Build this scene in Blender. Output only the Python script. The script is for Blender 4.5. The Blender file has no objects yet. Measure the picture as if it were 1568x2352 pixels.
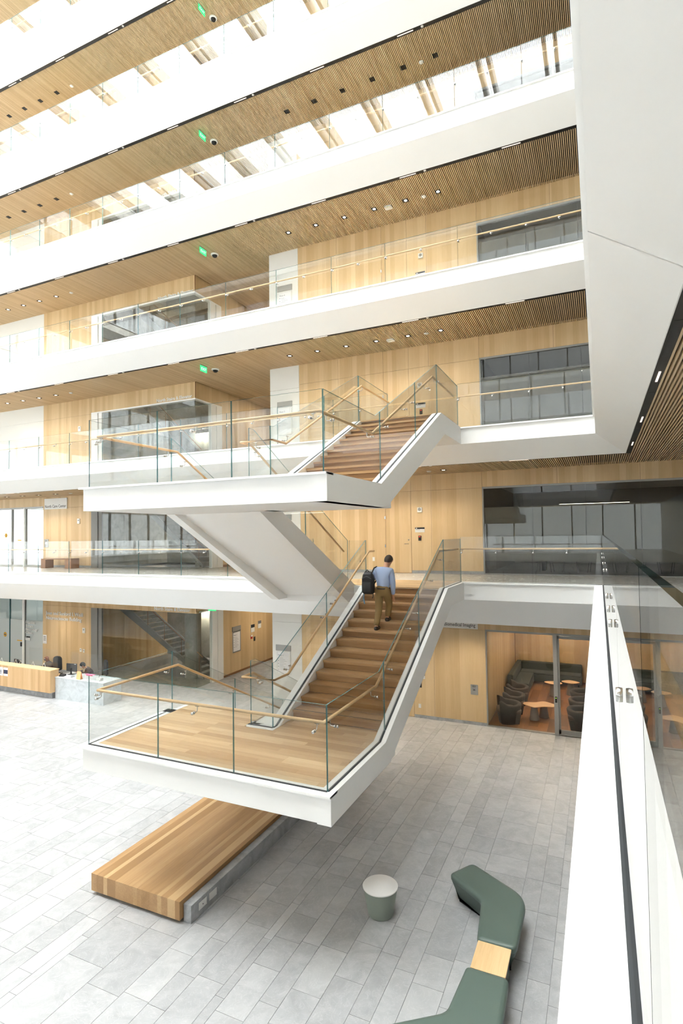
import bpy, math, random
from mathutils import Vector, Matrix
from mathutils.geometry import tessellate_polygon
R = math.radians
random.seed(7)
sc = bpy.context.scene
col = sc.collection
# ------------------------------------------------------------------ camera
EYE = Vector((0.0, 0.0, 6.29))
FPX, CX, CY = 1280.0, 787.0, 1186.5           # photograph taken as 1568 x 2352
_y, _p, _r = R(-24.64), R(1.887), R(-0.782)
FWD = Vector((math.sin(_y)*math.cos(_p), math.cos(_y)*math.cos(_p), math.sin(_p)))
_ri = Vector((math.cos(_y), -math.sin(_y), 0)); _up = _ri.cross(FWD)
RIGHT = _ri*math.cos(_r)+_up*math.sin(_r); UP = _up*math.cos(_r)-_ri*math.sin(_r)
cam = bpy.data.cameras.new('camera'); camo = bpy.data.objects.new('camera', cam); col.objects.link(camo)
cam.sensor_fit = 'HORIZONTAL'; cam.sensor_width = 36.0; cam.lens = FPX/1568*36
cam.shift_x = -(CX-784)/1568; cam.shift_y = (CY-1176)/1568
cam.clip_start = 0.02; cam.clip_end = 300
camo.matrix_world = Matrix.Translation(EYE) @ Matrix((RIGHT, UP, -FWD)).transposed().to_4x4()
sc.camera = camo
def pix(u, v, axis, val):                       # pixel direction met with a known plane
    d = FWD+RIGHT*((u-CX)/FPX)-UP*((v-CY)/FPX)
    return EYE+d*((val-EYE[axis])/d[axis])
def proj(p):
    q = Vector(p)-EYE; z = q.dot(FWD)
    return (CX+FPX*q.dot(RIGHT)/z, CY-FPX*q.dot(UP)/z, z)
# ------------------------------------------------------------------ sky, sun, exposure
world = bpy.data.worlds.new('sky'); sc.world = world; world.use_nodes = True
bg = world.node_tree.nodes['Background']
bg.inputs[0].default_value = (0.965, 0.98, 1.0, 1); bg.inputs[1].default_value = 19.0
sun = bpy.data.lights.new('sun', 'SUN'); sun.energy = 17.0; sun.angle = R(0.8); sun.color = (1.0, 0.95, 0.87)
suno = bpy.data.objects.new('sun', sun); col.objects.link(suno); suno.location = (20, -10, 45)
suno.rotation_euler = Vector((-1.0, 0.5, -1.0)).to_track_quat('-Z', 'Y').to_euler()
sc.view_settings.view_transform = 'Standard'; sc.view_settings.look = 'None'
sc.view_settings.gamma = 1.0; sc.view_settings.use_curve_mapping = False
sc.view_settings.exposure = 0.5
cy = sc.cycles
cy.use_denoising = True; cy.max_bounces = 6; cy.diffuse_bounces = 4; cy.glossy_bounces = 3
cy.transmission_bounces = 4; cy.transparent_max_bounces = 32
cy.caustics_reflective = False; cy.caustics_refractive = False
cy.sample_clamp_indirect = 6.0; cy.use_adaptive_sampling = True; cy.adaptive_threshold = 0.25; cy.adaptive_min_samples = 16
# ------------------------------------------------------------------ materials
def srgb(r, g, b):
    f = lambda c: (c/255/12.92) if c/255 <= 0.04045 else ((c/255+0.055)/1.055)**2.4
    return (f(r), f(g), f(b), 1)
class NT:
    def __init__(s, name):
        s.m = bpy.data.materials.new(name); s.m.use_nodes = True
        s.t = s.m.node_tree; s.n = s.t.nodes; s.l = s.t.links
        s.b = s.n['Principled BSDF']; s.out = s.n['Material Output']
    def add(s, t, **k):
        n = s.n.new(t)
        for a, v in k.items(): setattr(n, a, v)
        return n
    def link(s, a, b): s.l.new(a, b)
    def math(s, op, a, b=None):
        n = s.add('ShaderNodeMath', operation=op)
        for i, v in enumerate((a, b)):
            if v is None: continue
            if isinstance(v, (int, float)): n.inputs[i].default_value = v
            else: s.link(v, n.inputs[i])
        return n.outputs[0]
    def ramp(s, fac, stops):
        n = s.add('ShaderNodeValToRGB'); e = n.color_ramp.elements
        while len(e) < len(stops): e.new(0.5)
        for i, (p, c) in enumerate(stops): e[i].position = p; e[i].color = c
        s.link(fac, n.inputs[0]); return n.outputs[0]
    def mixc(s, fac, a, b, mode='MIX'):
        n = s.add('ShaderNodeMix', data_type='RGBA', blend_type=mode)
        for i, v in ((0, fac), (6, a), (7, b)):
            if isinstance(v, (int, float)): n.inputs[i].default_value = v
            elif isinstance(v, tuple): n.inputs[i].default_value = v
            else: s.link(v, n.inputs[i])
        return n.outputs[2]
    def pos(s, scale=(1, 1, 1), off=(0, 0, 0)):
        g = s.add('ShaderNodeNewGeometry'); m = s.add('ShaderNodeMapping')
        m.inputs['Scale'].default_value = scale; m.inputs['Location'].default_value = off
        s.link(g.outputs['Position'], m.inputs[0]); return m.outputs[0]
    def noise(s, vec, scale, detail=4, rough=0.55, dist=0.0):
        n = s.add('ShaderNodeTexNoise'); n.inputs['Scale'].default_value = scale
        n.inputs['Detail'].default_value = detail; n.inputs['Roughness'].default_value = rough
        n.inputs['Distortion'].default_value = dist; s.link(vec, n.inputs['Vector']); return n.outputs[0]
    def bump(s, h, strength=0.1, dist=0.01):
        n = s.add('ShaderNodeBump'); n.inputs['Strength'].default_value = strength
        n.inputs['Distance'].default_value = dist; s.link(h, n.inputs['Height'])
        s.link(n.outputs[0], s.b.inputs['Normal'])
def plain(name, c, rough=0.5, metal=0.0, spec=0.5, var=0.03, emit=0.0):
    n = NT(name); n.b.inputs['Roughness'].default_value = rough
    n.b.inputs['Metallic'].default_value = metal; n.b.inputs['Specular IOR Level'].default_value = spec
    f = n.noise(n.pos(), 3.0, 3)
    c2 = tuple(x*(1-var*2) for x in c[:3])+(1,)
    n.link(n.mixc(f, c, c2), n.b.inputs['Base Color'])
    if emit: n.b.inputs['Emission Color'].default_value = c; n.b.inputs['Emission Strength'].default_value = emit
    return n.m
def wood(name, cols, axis, strip=0.0, rough=0.42, objrand=0.0, grain=1.0, stripdir=None):
    """cols dark->light sRGB triplets; axis = grain direction; strip = veneer width in metres"""
    n = NT(name); n.b.inputs['Roughness'].default_value = rough
    s = [22.0, 22.0, 22.0]; s['xyz'.index(axis)] = 1.1
    oi = n.add('ShaderNodeObjectInfo')
    off = n.add('ShaderNodeVectorMath', operation='SCALE'); off.inputs[0].default_value = (7, 3, 5)
    n.link(oi.outputs['Random'], off.inputs['Scale'])
    g = n.add('ShaderNodeNewGeometry'); ad = n.add('ShaderNodeVectorMath', operation='ADD')
    n.link(g.outputs['Position'], ad.inputs[0]); n.link(off.outputs[0], ad.inputs[1])
    mp = n.add('ShaderNodeMapping'); mp.inputs['Scale'].default_value = s; n.link(ad.outputs[0], mp.inputs[0])
    fine = n.noise(mp.outputs[0], 1.6, 6, 0.65, 0.3)
    s2 = [3.0, 3.0, 3.0]; s2['xyz'.index(axis)] = 0.35
    mp2 = n.add('ShaderNodeMapping'); mp2.inputs['Scale'].default_value = s2; n.link(ad.outputs[0], mp2.inputs[0])
    broad = n.noise(mp2.outputs[0], 1.0, 3, 0.5, 0.6)
    f = n.math('ADD', n.math('MULTIPLY', fine, 0.55*grain), n.math('MULTIPLY', broad, 0.45))
    if strip:
        sep = n.add('ShaderNodeSeparateXYZ'); n.link(g.outputs['Position'], sep.inputs[0])
        q = n.math('ADD', sep.outputs[0], n.math('MULTIPLY', sep.outputs[1], 1.0)) if stripdir is None else sep.outputs['xyz'.index(stripdir)]
        q = n.math('FLOOR', n.math('DIVIDE', q, strip))
        wn = n.add('ShaderNodeTexWhiteNoise', noise_dimensions='1D'); n.link(q, wn.inputs['W'])
        f = n.math('ADD', n.math('MULTIPLY', f, 0.6), n.math('MULTIPLY', wn.outputs[0], 0.34))
    if objrand:
        f = n.math('ADD', f, n.math('MULTIPLY', n.math('SUBTRACT', oi.outputs['Random'], 0.5), objrand))
    cs = [srgb(*c) for c in cols]
    n.link(n.ramp(f, [(0.22, cs[0]), (0.5, cs[1]), (0.78, cs[2])]), n.b.inputs['Base Color'])
    n.bump(fine, 0.05, 0.004)
    return n.m
def glassmat(name, tint, ior=1.5, rough=0.0, haze=None, hcol=(1, 1, 1, 1)):
    """thin architectural glass: straight-through transparency plus Fresnel mirror"""
    n = NT(name); n.n.remove(n.b)
    g = n.add('ShaderNodeNewGeometry'); fr = n.add('ShaderNodeFresnel')
    n.link(n.math('SUBTRACT', ior, n.math('MULTIPLY', g.outputs['Backfacing'], ior-1/ior)), fr.inputs['IOR'])
    tr = n.add('ShaderNodeBsdfTransparent'); tr.inputs[0].default_value = tint
    gl = n.add('ShaderNodeBsdfGlossy'); gl.inputs['Roughness'].default_value = rough
    body = tr.outputs[0]
    if haze:
        df = n.add('ShaderNodeBsdfDiffuse'); df.inputs[0].default_value = hcol
        mx = n.add('ShaderNodeMixShader'); mx.inputs[0].default_value = haze
        n.link(tr.outputs[0], mx.inputs[1]); n.link(df.outputs[0], mx.inputs[2]); body = mx.outputs[0]
    ms = n.add('ShaderNodeMixShader'); n.link(fr.outputs[0], ms.inputs[0])
    n.link(body, ms.inputs[1]); n.link(gl.outputs[0], ms.inputs[2]); n.link(ms.outputs[0], n.out.inputs[0])
    return n.m
def stone(name, dark, mid, light, scale=1.0, rough=0.38, rndcol=True):
    n = NT(name); n.b.inputs['Roughness'].default_value = rough
    at = n.add('ShaderNodeAttribute', attribute_name='rnd')
    sc_ = n.add('ShaderNodeVectorMath', operation='SCALE'); sc_.inputs[0].default_value = (31, 17, 5)
    n.link(at.outputs['Fac'], sc_.inputs['Scale'])
    g = n.add('ShaderNodeNewGeometry'); ad = n.add('ShaderNodeVectorMath', operation='ADD')
    n.link(g.outputs['Position'], ad.inputs[0]); n.link(sc_.outputs[0], ad.inputs[1])
    cloud = n.noise(ad.outputs[0], 2.2*scale, 7, 0.62, 1.4)
    vein = n.noise(ad.outputs[0], 3.6*scale, 5, 0.55, 3.2)
    v = n.math('ABSOLUTE', n.math('SUBTRACT', vein, 0.5))
    v = n.ramp(v, [(0.0, (1, 1, 1, 1)), (0.022, (0, 0, 0, 1))])
    f = n.math('ADD', n.math('MULTIPLY', cloud, 0.75), n.math('MULTIPLY', at.outputs['Fac'], 0.22) if rndcol else 0.13)
    base = n.ramp(f, [(0.3, srgb(*dark)), (0.52, srgb(*mid)), (0.76, srgb(*light))])
    n.link(n.mixc(n.math('MULTIPLY', v, 0.22), base, srgb(*[min(255, c+28) for c in light])), n.b.inputs['Base Color'])
    n.link(n.ramp(cloud, [(0.3, (rough+0.08,)*3+(1,)), (0.7, (rough-0.06,)*3+(1,))]), n.b.inputs['Roughness'])
    return n.m
def emitter(name, c, s):
    n = NT(name); n.n.remove(n.b); e = n.add('ShaderNodeEmission')
    e.inputs[0].default_value = c; e.inputs[1].default_value = s; n.link(e.outputs[0], n.out.inputs[0]); return n.m
M = {}
M['white'] = plain('white_paint', (0.90, 0.897, 0.88, 1), 0.45, var=0.01)
M['wallwhite'] = plain('warm_white_wall', (0.80, 0.80, 0.765, 1), 0.6, var=0.012)
M['wood'] = wood('maple_veneer', [(194, 163, 118), (210, 182, 138), (222, 197, 157)], 'z', 0.17)
M['slat'] = wood('slat_wood', [(196, 168, 128), (212, 186, 148), (226, 203, 168)], 'y', 0.06, stripdir='x')
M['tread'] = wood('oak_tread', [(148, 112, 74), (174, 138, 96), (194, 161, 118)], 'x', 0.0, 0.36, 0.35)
M['riser'] = wood('oak_riser', [(130, 95, 60), (156, 118, 78), (178, 140, 98)], 'x', 0.0, 0.42, 0.3)  # tread oak made darker: the shade on the risers sits in the colour
M['plank'] = wood('oak_plank', [(178, 142, 98), (196, 162, 118), (210, 181, 140)], 'x', 0.0, 0.36, 0.55)
M['stave'] = wood('oak_stave', [(158, 122, 80), (182, 146, 102), (200, 168, 124)], 'y', 0.0, 0.34, 0.7)
M['rail'] = wood('handrail_oak', [(200, 164, 116), (216, 184, 138), (228, 202, 162)], 'x', 0.0, 0.35, grain=0.5)
M['plywood'] = wood('pale_maple', [(205, 168, 116), (226, 192, 144), (236, 206, 162)], 'y', 0.0, 0.4)
M['deskwood'] = wood('desk_maple', [(184, 146, 100), (204, 168, 122), (218, 187, 144)], 'z', 0.14)
M['loungefloor'] = wood('lounge_oak', [(112, 70, 36), (140, 92, 52), (164, 114, 70)], 'y', 0.0, 0.35, 0.6)
M['darkwood'] = wood('walnut', [(110, 74, 44), (138, 96, 60), (160, 116, 78)], 'x', 0.0, 0.4)
M['tile'] = stone('grey_marble_tile', (155, 156, 157), (171, 172, 173), (186, 187, 187))
M['stone'] = stone('grey_marble', (128, 130, 134), (160, 163, 166), (190, 193, 196), 1.2, rndcol=False)
M['desk_stone'] = stone('pale_marble', (168, 174, 178), (196, 202, 206), (216, 221, 224), 1.0, rndcol=False)
M['terrazzo'] = stone('terrazzo', (176, 172, 164), (196, 192, 184), (210, 206, 198), 3.0, 0.22, rndcol=False)
M['concrete'] = stone('concrete', (120, 120, 112), (146, 146, 138), (168, 168, 160), 0.9, 0.7, rndcol=False)
M['grout'] = plain('grout', srgb(138, 139, 141), 0.9)
M['glass'] = glassmat('clear_glass', (0.985, 0.995, 0.991, 1))
M['edge'] = glassmat('glass_edge', (0.12, 0.33, 0.33, 1), haze=0.55, hcol=(0.15, 0.33, 0.35, 1))
M['edge_dark'] = glassmat('glass_edge_dark', (0.05, 0.1, 0.1, 1), haze=0.4, hcol=(0.03, 0.06, 0.06, 1))  # near rim only: dark of the grazing view put into the colour
M['dglass'] = glassmat('tinted_glass', (0.90, 0.91, 0.89, 1))
M['solar'] = glassmat('solar_control_glass', (0.42, 0.43, 0.43, 1))  # tint sets how much added side light the left wall passes
M['solarn'] = glassmat('shaded_solar_glass', (0.28, 0.285, 0.285, 1))  # tint sets the fill passed by the added near glazing
M['deepsolar'] = glassmat('dark_solar_glass', (0.26, 0.28, 0.28, 1))
M['skyglass'] = glassmat('skylight_glass', (0.72, 0.73, 0.725, 1))
M['frost'] = glassmat('frosted_glass', (0.75, 0.80, 0.79, 1), haze=0.72, hcol=(0.72, 0.77, 0.76, 1))
M['film'] = glassmat('grey_film_glass', (0.16, 0.16, 0.15, 1), haze=0.75, hcol=(0.2, 0.19, 0.165, 1))
M['acrylic'] = glassmat('acrylic', (0.985, 0.99, 0.99, 1), 1.4)
M['black'] = plain('black_metal', (0.012, 0.012, 0.013, 1), 0.55)
M['slot'] = plain('slot_black', (0.02, 0.018, 0.016, 1), 0.6)
M['gasket'] = plain('rubber_gasket', (0.035, 0.04, 0.045, 1), 0.5)
M['steel'] = plain('brushed_steel', (0.62, 0.61, 0.59, 1), 0.22, 1.0)
M['alu'] = plain('anodised_frame', srgb(158, 158, 154), 0.4, 0.3)
M['greyframe'] = plain('grey_steel_plate', srgb(128, 128, 126), 0.5)
M['dark'] = plain('dark_void', (0.03, 0.028, 0.026, 1), 0.8)
M['carpet'] = plain('grey_carpet', srgb(92, 90, 88), 0.95)
M['ceilwhite'] = plain('plaster', (0.75, 0.75, 0.74, 1), 0.7)
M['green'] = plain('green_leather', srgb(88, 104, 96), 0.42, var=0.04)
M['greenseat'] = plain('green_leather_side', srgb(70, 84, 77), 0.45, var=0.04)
M['sage'] = plain('sage_laminate', srgb(142, 152, 142), 0.5)
M['whitetop'] = plain('white_laminate', (0.84, 0.83, 0.81, 1), 0.35, var=0.005)
M['tub'] = plain('charcoal_wool', srgb(74, 68, 62), 0.9, var=0.08)
M['tub2'] = plain('taupe_wool', srgb(94, 82, 72), 0.9, var=0.08)
M['sofa'] = plain('slate_wool', srgb(66, 72, 68), 0.9, var=0.06)
M['pedestal'] = plain('stone_grey_base', srgb(140, 130, 120), 0.6)
M['peach'] = plain('peach_laminate', srgb(232, 190, 146), 0.4)
M['paper'] = plain('paper', (0.82, 0.82, 0.83, 1), 0.7, var=0.01)
M['ink'] = plain('ink', srgb(70, 74, 96), 0.7)
M['inkgrey'] = plain('grey_ink', srgb(120, 118, 120), 0.6)
M['letter'] = plain('letter_white', (0.82, 0.82, 0.80, 1), 0.4, var=0.0)
M['lettergrey'] = plain('letter_grey', srgb(110, 108, 104), 0.4)
M['navy'] = plain('navy_print', srgb(40, 50, 84), 0.6)
M['orange'] = plain('orange_paper', srgb(248, 186, 128), 0.7)
M['yellow'] = plain('yellow_vinyl', srgb(226, 170, 40), 0.5)
M['pink'] = plain('pink_tape', srgb(232, 120, 160), 0.5)
M['red'] = plain('red_plastic', srgb(190, 40, 34), 0.4)
M['device'] = plain('device_white', (0.78, 0.78, 0.75, 1), 0.4)
M['skin1'] = plain('skin_tan', srgb(198, 148, 116), 0.55)
M['skin2'] = plain('skin_brown', srgb(122, 74, 48), 0.5)
M['shirt'] = plain('pale_blue_cotton', srgb(178, 196, 230), 0.8, var=0.06)
M['khaki'] = plain('khaki_cotton', srgb(142, 116, 74), 0.85, var=0.07)
M['shoe'] = plain('dark_leather', srgb(58, 50, 42), 0.5)
M['bag'] = plain('black_nylon', srgb(24, 24, 26), 0.6)
M['bagblue'] = plain('blue_strap', srgb(96, 130, 156), 0.7)
M['hairgrey'] = plain('dark_hair', srgb(56, 48, 42), 0.7)
M['hairblack'] = plain('black_hair', srgb(20, 18, 18), 0.5)
M['uniform'] = plain('dark_uniform', srgb(44, 46, 54), 0.8)
M['coat'] = plain('dark_brown_coat', srgb(52, 40, 38), 0.8)
M['cream'] = plain('cream_collar', srgb(226, 216, 186), 0.8)
M['mask'] = plain('mask_white', srgb(226, 230, 238), 0.7)
M['badge'] = plain('badge_gold', srgb(170, 156, 110), 0.5)
M['leaf'] = plain('leaf_green', srgb(120, 150, 70), 0.6, var=0.2)
M['bark'] = plain('bark', srgb(110, 96, 80), 0.9)
M['lamp'] = emitter('lamp_warm', (1.0, 0.9, 0.74, 1), 9.0)
M['lampdim'] = emitter('lamp_slot', (1.0, 0.84, 0.70, 1), 1.1)
M['exitgreen'] = emitter('exit_green', (0.06, 0.75, 0.22, 1), 1.3)
M['exitwhite'] = emitter('exit_letters', (0.55, 1.0, 0.6, 1), 1.6)
M['redled'] = emitter('red_led', (1.0, 0.1, 0.06, 1), 1.2)
M['greenled'] = emitter('green_led', (0.5, 0.9, 0.1, 1), 1.2)
# ------------------------------------------------------------------ mesh helpers
class MB:
    def __init__(s): s.v = []; s.f = []; s.m = []; s.smooth = []
    def add(s, vs, fs, mi=0, sm=False):
        o = len(s.v); s.v += [tuple(v) for v in vs]
        for f in fs: s.f.append(tuple(i+o for i in f)); s.m.append(mi); s.smooth.append(sm)
        return s
    def box(s, a, b, mi=0, skip=()):
        (x0, y0, z0), (x1, y1, z1) = a, b
        vs = [(x0,y0,z0),(x1,y0,z0),(x1,y1,z0),(x0,y1,z0),(x0,y0,z1),(x1,y0,z1),(x1,y1,z1),(x0,y1,z1)]
        fs = {'-z':(0,3,2,1),'+z':(4,5,6,7),'-y':(0,1,5,4),'+x':(1,2,6,5),'+y':(2,3,7,6),'-x':(3,0,4,7)}
        return s.add(vs, [f for k, f in fs.items() if k not in skip], mi)
    def hexa(s, vs, mi=0):                       # 4 bottom + 4 top points
        return s.add(vs, [(0,3,2,1),(4,5,6,7),(0,1,5,4),(1,2,6,5),(2,3,7,6),(3,0,4,7)], mi)
    def prism(s, poly, axis, a, b, mi=0, mi_side=None):
        """2-D polygon (the two other axes in order) extruded along axis from a to b"""
        n = len(poly); vs = []
        for t in (a, b):
            for p in poly:
                q = list(p); q.insert('xyz'.index(axis), t); vs.append(q)
        s.add(vs, [tuple(range(n))[::-1], tuple(range(n, 2*n))], mi)
        s.add(vs, [(i, (i+1) % n, n+(i+1) % n, n+i) for i in range(n)], mi if mi_side is None else mi_side)
        return s
    def tube(s, pts, r, n=10, mi=0, cap=True):
        pts = [Vector(p) for p in pts]; rr = r if isinstance(r, (list, tuple)) else [r]*len(pts)
        d0 = (pts[1]-pts[0]).normalized(); ref = Vector((0, 0, 1)) if abs(d0.z) < 0.9 else Vector((1, 0, 0))
        u = d0.cross(ref).normalized(); rings = []; vs = []
        for i, p in enumerate(pts):
            da = (p-pts[i-1]).normalized() if i else d0
            db = (pts[i+1]-p).normalized() if i < len(pts)-1 else da
            t = (da+db).normalized(); k = 1/max(0.35, da.dot(t))
            u = (u-t*u.dot(t)).normalized(); w = t.cross(u)
            bis = (db-da); bis = bis-t*bis.dot(t)
            e = bis.normalized() if bis.length > 1e-5 else None
            for j in range(n):
                a = 2*math.pi*j/n; off = (u*math.cos(a)+w*math.sin(a))*rr[i]
                if e is not None: off += e*(off.dot(e)*(k-1))
                vs.append(p+off)
        fs = [(i*n+j, i*n+(j+1) % n, (i+1)*n+(j+1) % n, (i+1)*n+j) for i in range(len(pts)-1) for j in range(n)]
        o = len(s.v); s.add(vs, fs, mi, True)
        if cap: s.add(vs[:n], [tuple(range(n))[::-1]], mi); s.add(vs[-n:], [tuple(range(n))], mi)
        return s
    def lathe(s, prof, c=(0, 0, 0), n=24, mi=0, sm=True, axis='z'):
        vs = []
        for r, z in prof:
            for j in range(n):
                a = 2*math.pi*j/n; q = (r*math.cos(a), r*math.sin(a), z)
                if axis == 'y': q = (q[0], q[2], q[1])
                if axis == 'x': q = (q[2], q[0], q[1])
                vs.append((c[0]+q[0], c[1]+q[1], c[2]+q[2]))
        fs = [(i*n+j, i*n+(j+1) % n, (i+1)*n+(j+1) % n, (i+1)*n+j) for i in range(len(prof)-1) for j in range(n)]
        return s.add(vs, fs, mi, sm)
    def ball(s, c, r, n=12, mi=0):
        r = r if isinstance(r, (tuple, list)) else (r, r, r); vs = []; fs = []; m = n//2
        for i in range(m+1):
            t = math.pi*i/m
            for j in range(n):
                a = 2*math.pi*j/n
                vs.append((c[0]+r[0]*math.sin(t)*math.cos(a), c[1]+r[1]*math.sin(t)*math.sin(a), c[2]+r[2]*math.cos(t)))
        fs = [(i*n+j, (i+1)*n+j, (i+1)*n+(j+1) % n, i*n+(j+1) % n) for i in range(m) for j in range(n)]
        return s.add(vs, fs, mi, True)
    def mesh(s, name):
        me = bpy.data.meshes.new(name); me.from_pydata(s.v, [], s.f)
        me.polygons.foreach_set('material_index', s.m); me.polygons.foreach_set('use_smooth', s.smooth)
        return me
    def build(s, name, mats, parent=None, loc=None, rot=None):
        me = s.mesh(name)
        for m in (mats if isinstance(mats, (list, tuple)) else [mats]): me.materials.append(M[m])
        return link(bpy.data.objects.new(name, me), parent, loc, rot)
def link(o, parent=None, loc=None, rot=None):
    col.objects.link(o)
    if parent is not None: o.parent = parent
    if loc is not None: o.location = loc
    if rot is not None: o.rotation_euler = rot
    return o
def tag(o, label, cat=None, group=None, kind=None):
    o['label'] = label
    if cat: o['category'] = cat
    if group: o['group'] = group
    if kind: o['kind'] = kind
    return o
def struct(o, label=None):
    o['kind'] = 'structure'
    if label: o['label'] = label
    return o
def empty(name, loc=(0, 0, 0), rz=0.0, parent=None):
    o = bpy.data.objects.new(name, None); o.empty_display_size = 0.1
    return link(o, parent, loc, (0, 0, rz))
def thing(name, label, cat, loc=(0, 0, 0), rz=0.0, group=None):
    return tag(empty(name, loc, rz), label, cat, group)
def copy_tree(o, parent=None):
    c = o.copy(); col.objects.link(c); c.parent = parent
    for ch in list(o.children): copy_tree(ch, c)
    return c
def inst(me, name, parent, loc=None, rot=None, scale=None):
    o = bpy.data.objects.new(name, me); link(o, parent, loc, rot)
    if scale: o.scale = scale
    return o
def bevel(o, w, seg=2, ang=40):
    m = o.modifiers.new('bevel', 'BEVEL'); m.width = w; m.segments = seg; m.limit_method = 'ANGLE'; m.angle_limit = R(ang)
    return o
_tmp = bpy.data.scenes.new('scratch'); _vl = _tmp.view_layers[0]
def to_mesh(o):                                  # evaluate one object alone, away from the big scene
    _tmp.collection.objects.link(o); _vl.update()
    me = bpy.data.meshes.new_from_object(o.evaluated_get(_vl.depsgraph)); _tmp.collection.objects.unlink(o); return me
def text(body, name, size, mat, parent, loc, rot=(R(90), 0, 0), ext=0.004, width=None, bold=0.0):
    cu = bpy.data.curves.new(name, 'FONT'); cu.body = body; cu.size = size; cu.extrude = ext; cu.offset = bold
    cu.resolution_u = 2
    t = bpy.data.objects.new(name, cu); me = to_mesh(t)
    bpy.data.objects.remove(t); bpy.data.curves.remove(cu)
    me.name = name; me.materials.clear(); me.materials.append(M[mat])
    o = link(bpy.data.objects.new(name, me), parent, loc, rot)
    if width:
        w = max(v.co.x for v in me.vertices)-min(v.co.x for v in me.vertices)
        o.scale = (width/w, 1, 1)
    return o
def skin(name, verts, edges, radii, mat, parent=None, sub=2, root=0):
    me = bpy.data.meshes.new(name); me.from_pydata(verts, edges, [])
    o = bpy.data.objects.new(name, me)
    o.modifiers.new('skin', 'SKIN').use_smooth_shade = True
    sv = me.skin_vertices[0].data
    for i, r in enumerate(radii):
        sv[i].radius = (r, r) if isinstance(r, (int, float)) else r; sv[i].use_root = (i == root)
    s = o.modifiers.new('sub', 'SUBSURF'); s.levels = sub; s.render_levels = sub
    m2 = to_mesh(o)
    bpy.data.objects.remove(o); bpy.data.meshes.remove(me)
    m2.name = name; m2.materials.clear(); m2.materials.append(M[mat])
    for p in m2.polygons: p.use_smooth = True
    return link(bpy.data.objects.new(name, m2), parent)
# ------------------------------------------------------------------ building constants
FL = {1: 0.0, 2: 4.93, 3: 9.255, 4: 13.81, 5: 18.41, 6: 23.0, 7: 27.9}
MID = {2: 4.45, 3: 8.786, 4: 13.31, 5: 17.88, 6: 22.42, 7: 27.38}
LIP = {2: 3.69, 3: 8.32, 4: 12.83, 5: 17.39, 6: 21.94, 7: 26.97, 8: 31.7}
XF = {2: -0.09, 3: -0.02, 4: -0.02, 5: -0.02, 6: -0.02, 7: -0.02}
XL, YN, YF, YW = -34.0, -7.0, 15.5, 18.6
XWR, YWN, XWL = 4.2, -10.1, -37.1
SL = 0.70
ORD = {1: 'ground', 2: 'second', 3: 'third', 4: 'fourth', 5: 'fifth', 6: 'sixth', 7: 'top'}
def ring(mb, prof, x1, mi=0, sides='FRNL'):
    for (o0, z0), (o1, z1) in zip(prof, prof[1:]):
        c = lambda o, z: [(XL-o, YN-o, z), (x1+o, YN-o, z), (x1+o, YF+o, z), (XL-o, YF+o, z)]
        a, b = c(o0, z0), c(o1, z1)
        for i, s in enumerate('NRFL'):
            if s in sides: mb.add([a[i], a[(i+1) % 4], b[(i+1) % 4], b[i]], [(3, 2, 1, 0)], mi)
# ------------------------------------------------------------------ ground floor and its tiles
floor = struct(MB().box((-38, -10.5, -0.3), (4.6, 29, -0.008)).build('floor', 'grout'), 'grey marble ground floor of the atrium')
def tile_layout():
    rnd = random.Random(3); out = []
    x = -27.6-3.6
    mods = [-3.6+4.62*k for k in range(-6, 2)]
    for a, b in zip(mods, mods[1:]):
        ws = []; left = b-a
        while left > 0.75:
            w = rnd.choice([0.3, 0.3, 0.45, 0.45, 0.6, 0.15]); ws.append(w); left -= w
        ws.append(left); rnd.shuffle(ws); xx = a
        for w in ws:
            y = -9.9+rnd.random()*0.6; y = max(y, -9.9)
            y = 7.1-0.9*18-rnd.random()*0.8
            while y < 18.55:
                l = rnd.choice([0.6, 0.75, 0.9, 0.9, 1.2]) if w > 0.2 else rnd.choice([0.75, 0.9, 1.2])
                y1 = min(y+l, 18.6)
                if y1 > -9.9 and y1-y > 0.05 and xx < 4.2: out.append((xx, max(y, -9.9), min(xx+w, 4.2), y1))
                y = y1
            xx += w
    return out
tiles = tile_layout(); scored = []
for t in tiles:
    cx_, cy_ = (t[0]+t[2])/2, (t[1]+t[3])/2; u, v, z = proj((cx_, cy_, 0))
    vis = z > 0 and -40 < u < 1330 and 1560 < v < 2400
    scored.append(((t[2]-t[0])*(t[3]-t[1])/(z*z*z) if vis else 0, t))
scored.sort(key=lambda q: -q[0])
def tile_mesh(mb, t, g=0.0014):
    x0, y0, x1, y1 = t[0]+g, t[1]+g, t[2]-g, t[3]-g; c = 0.0015
    vs = [(x0,y0,-0.01),(x1,y0,-0.01),(x1,y1,-0.01),(x0,y1,-0.01),(x0+c,y0+c,0),(x1-c,y0+c,0),(x1-c,y1-c,0),(x0+c,y1-c,0)]
    mb.add(vs, [(4,5,6,7),(0,1,5,4),(1,2,6,5),(2,3,7,6),(3,0,4,7)])
def set_rnd(me, vals):
    a = me.attributes.new('rnd', 'FLOAT', 'FACE'); a.data.foreach_set('value', vals)
rt = random.Random(11)
for k, (s_, t) in enumerate(scored[:300]):
    mb = MB(); tile_mesh(mb, t); o = mb.build('tile', 'tile', floor); set_rnd(o.data, [rt.random()]*5)
mb = MB(); vals = []
for s_, t in scored[300:]: tile_mesh(mb, t); vals += [rt.random()]*5
o = mb.build('tile_field', 'tile', floor); set_rnd(o.data, vals); o['kind'] = 'stuff'
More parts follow.
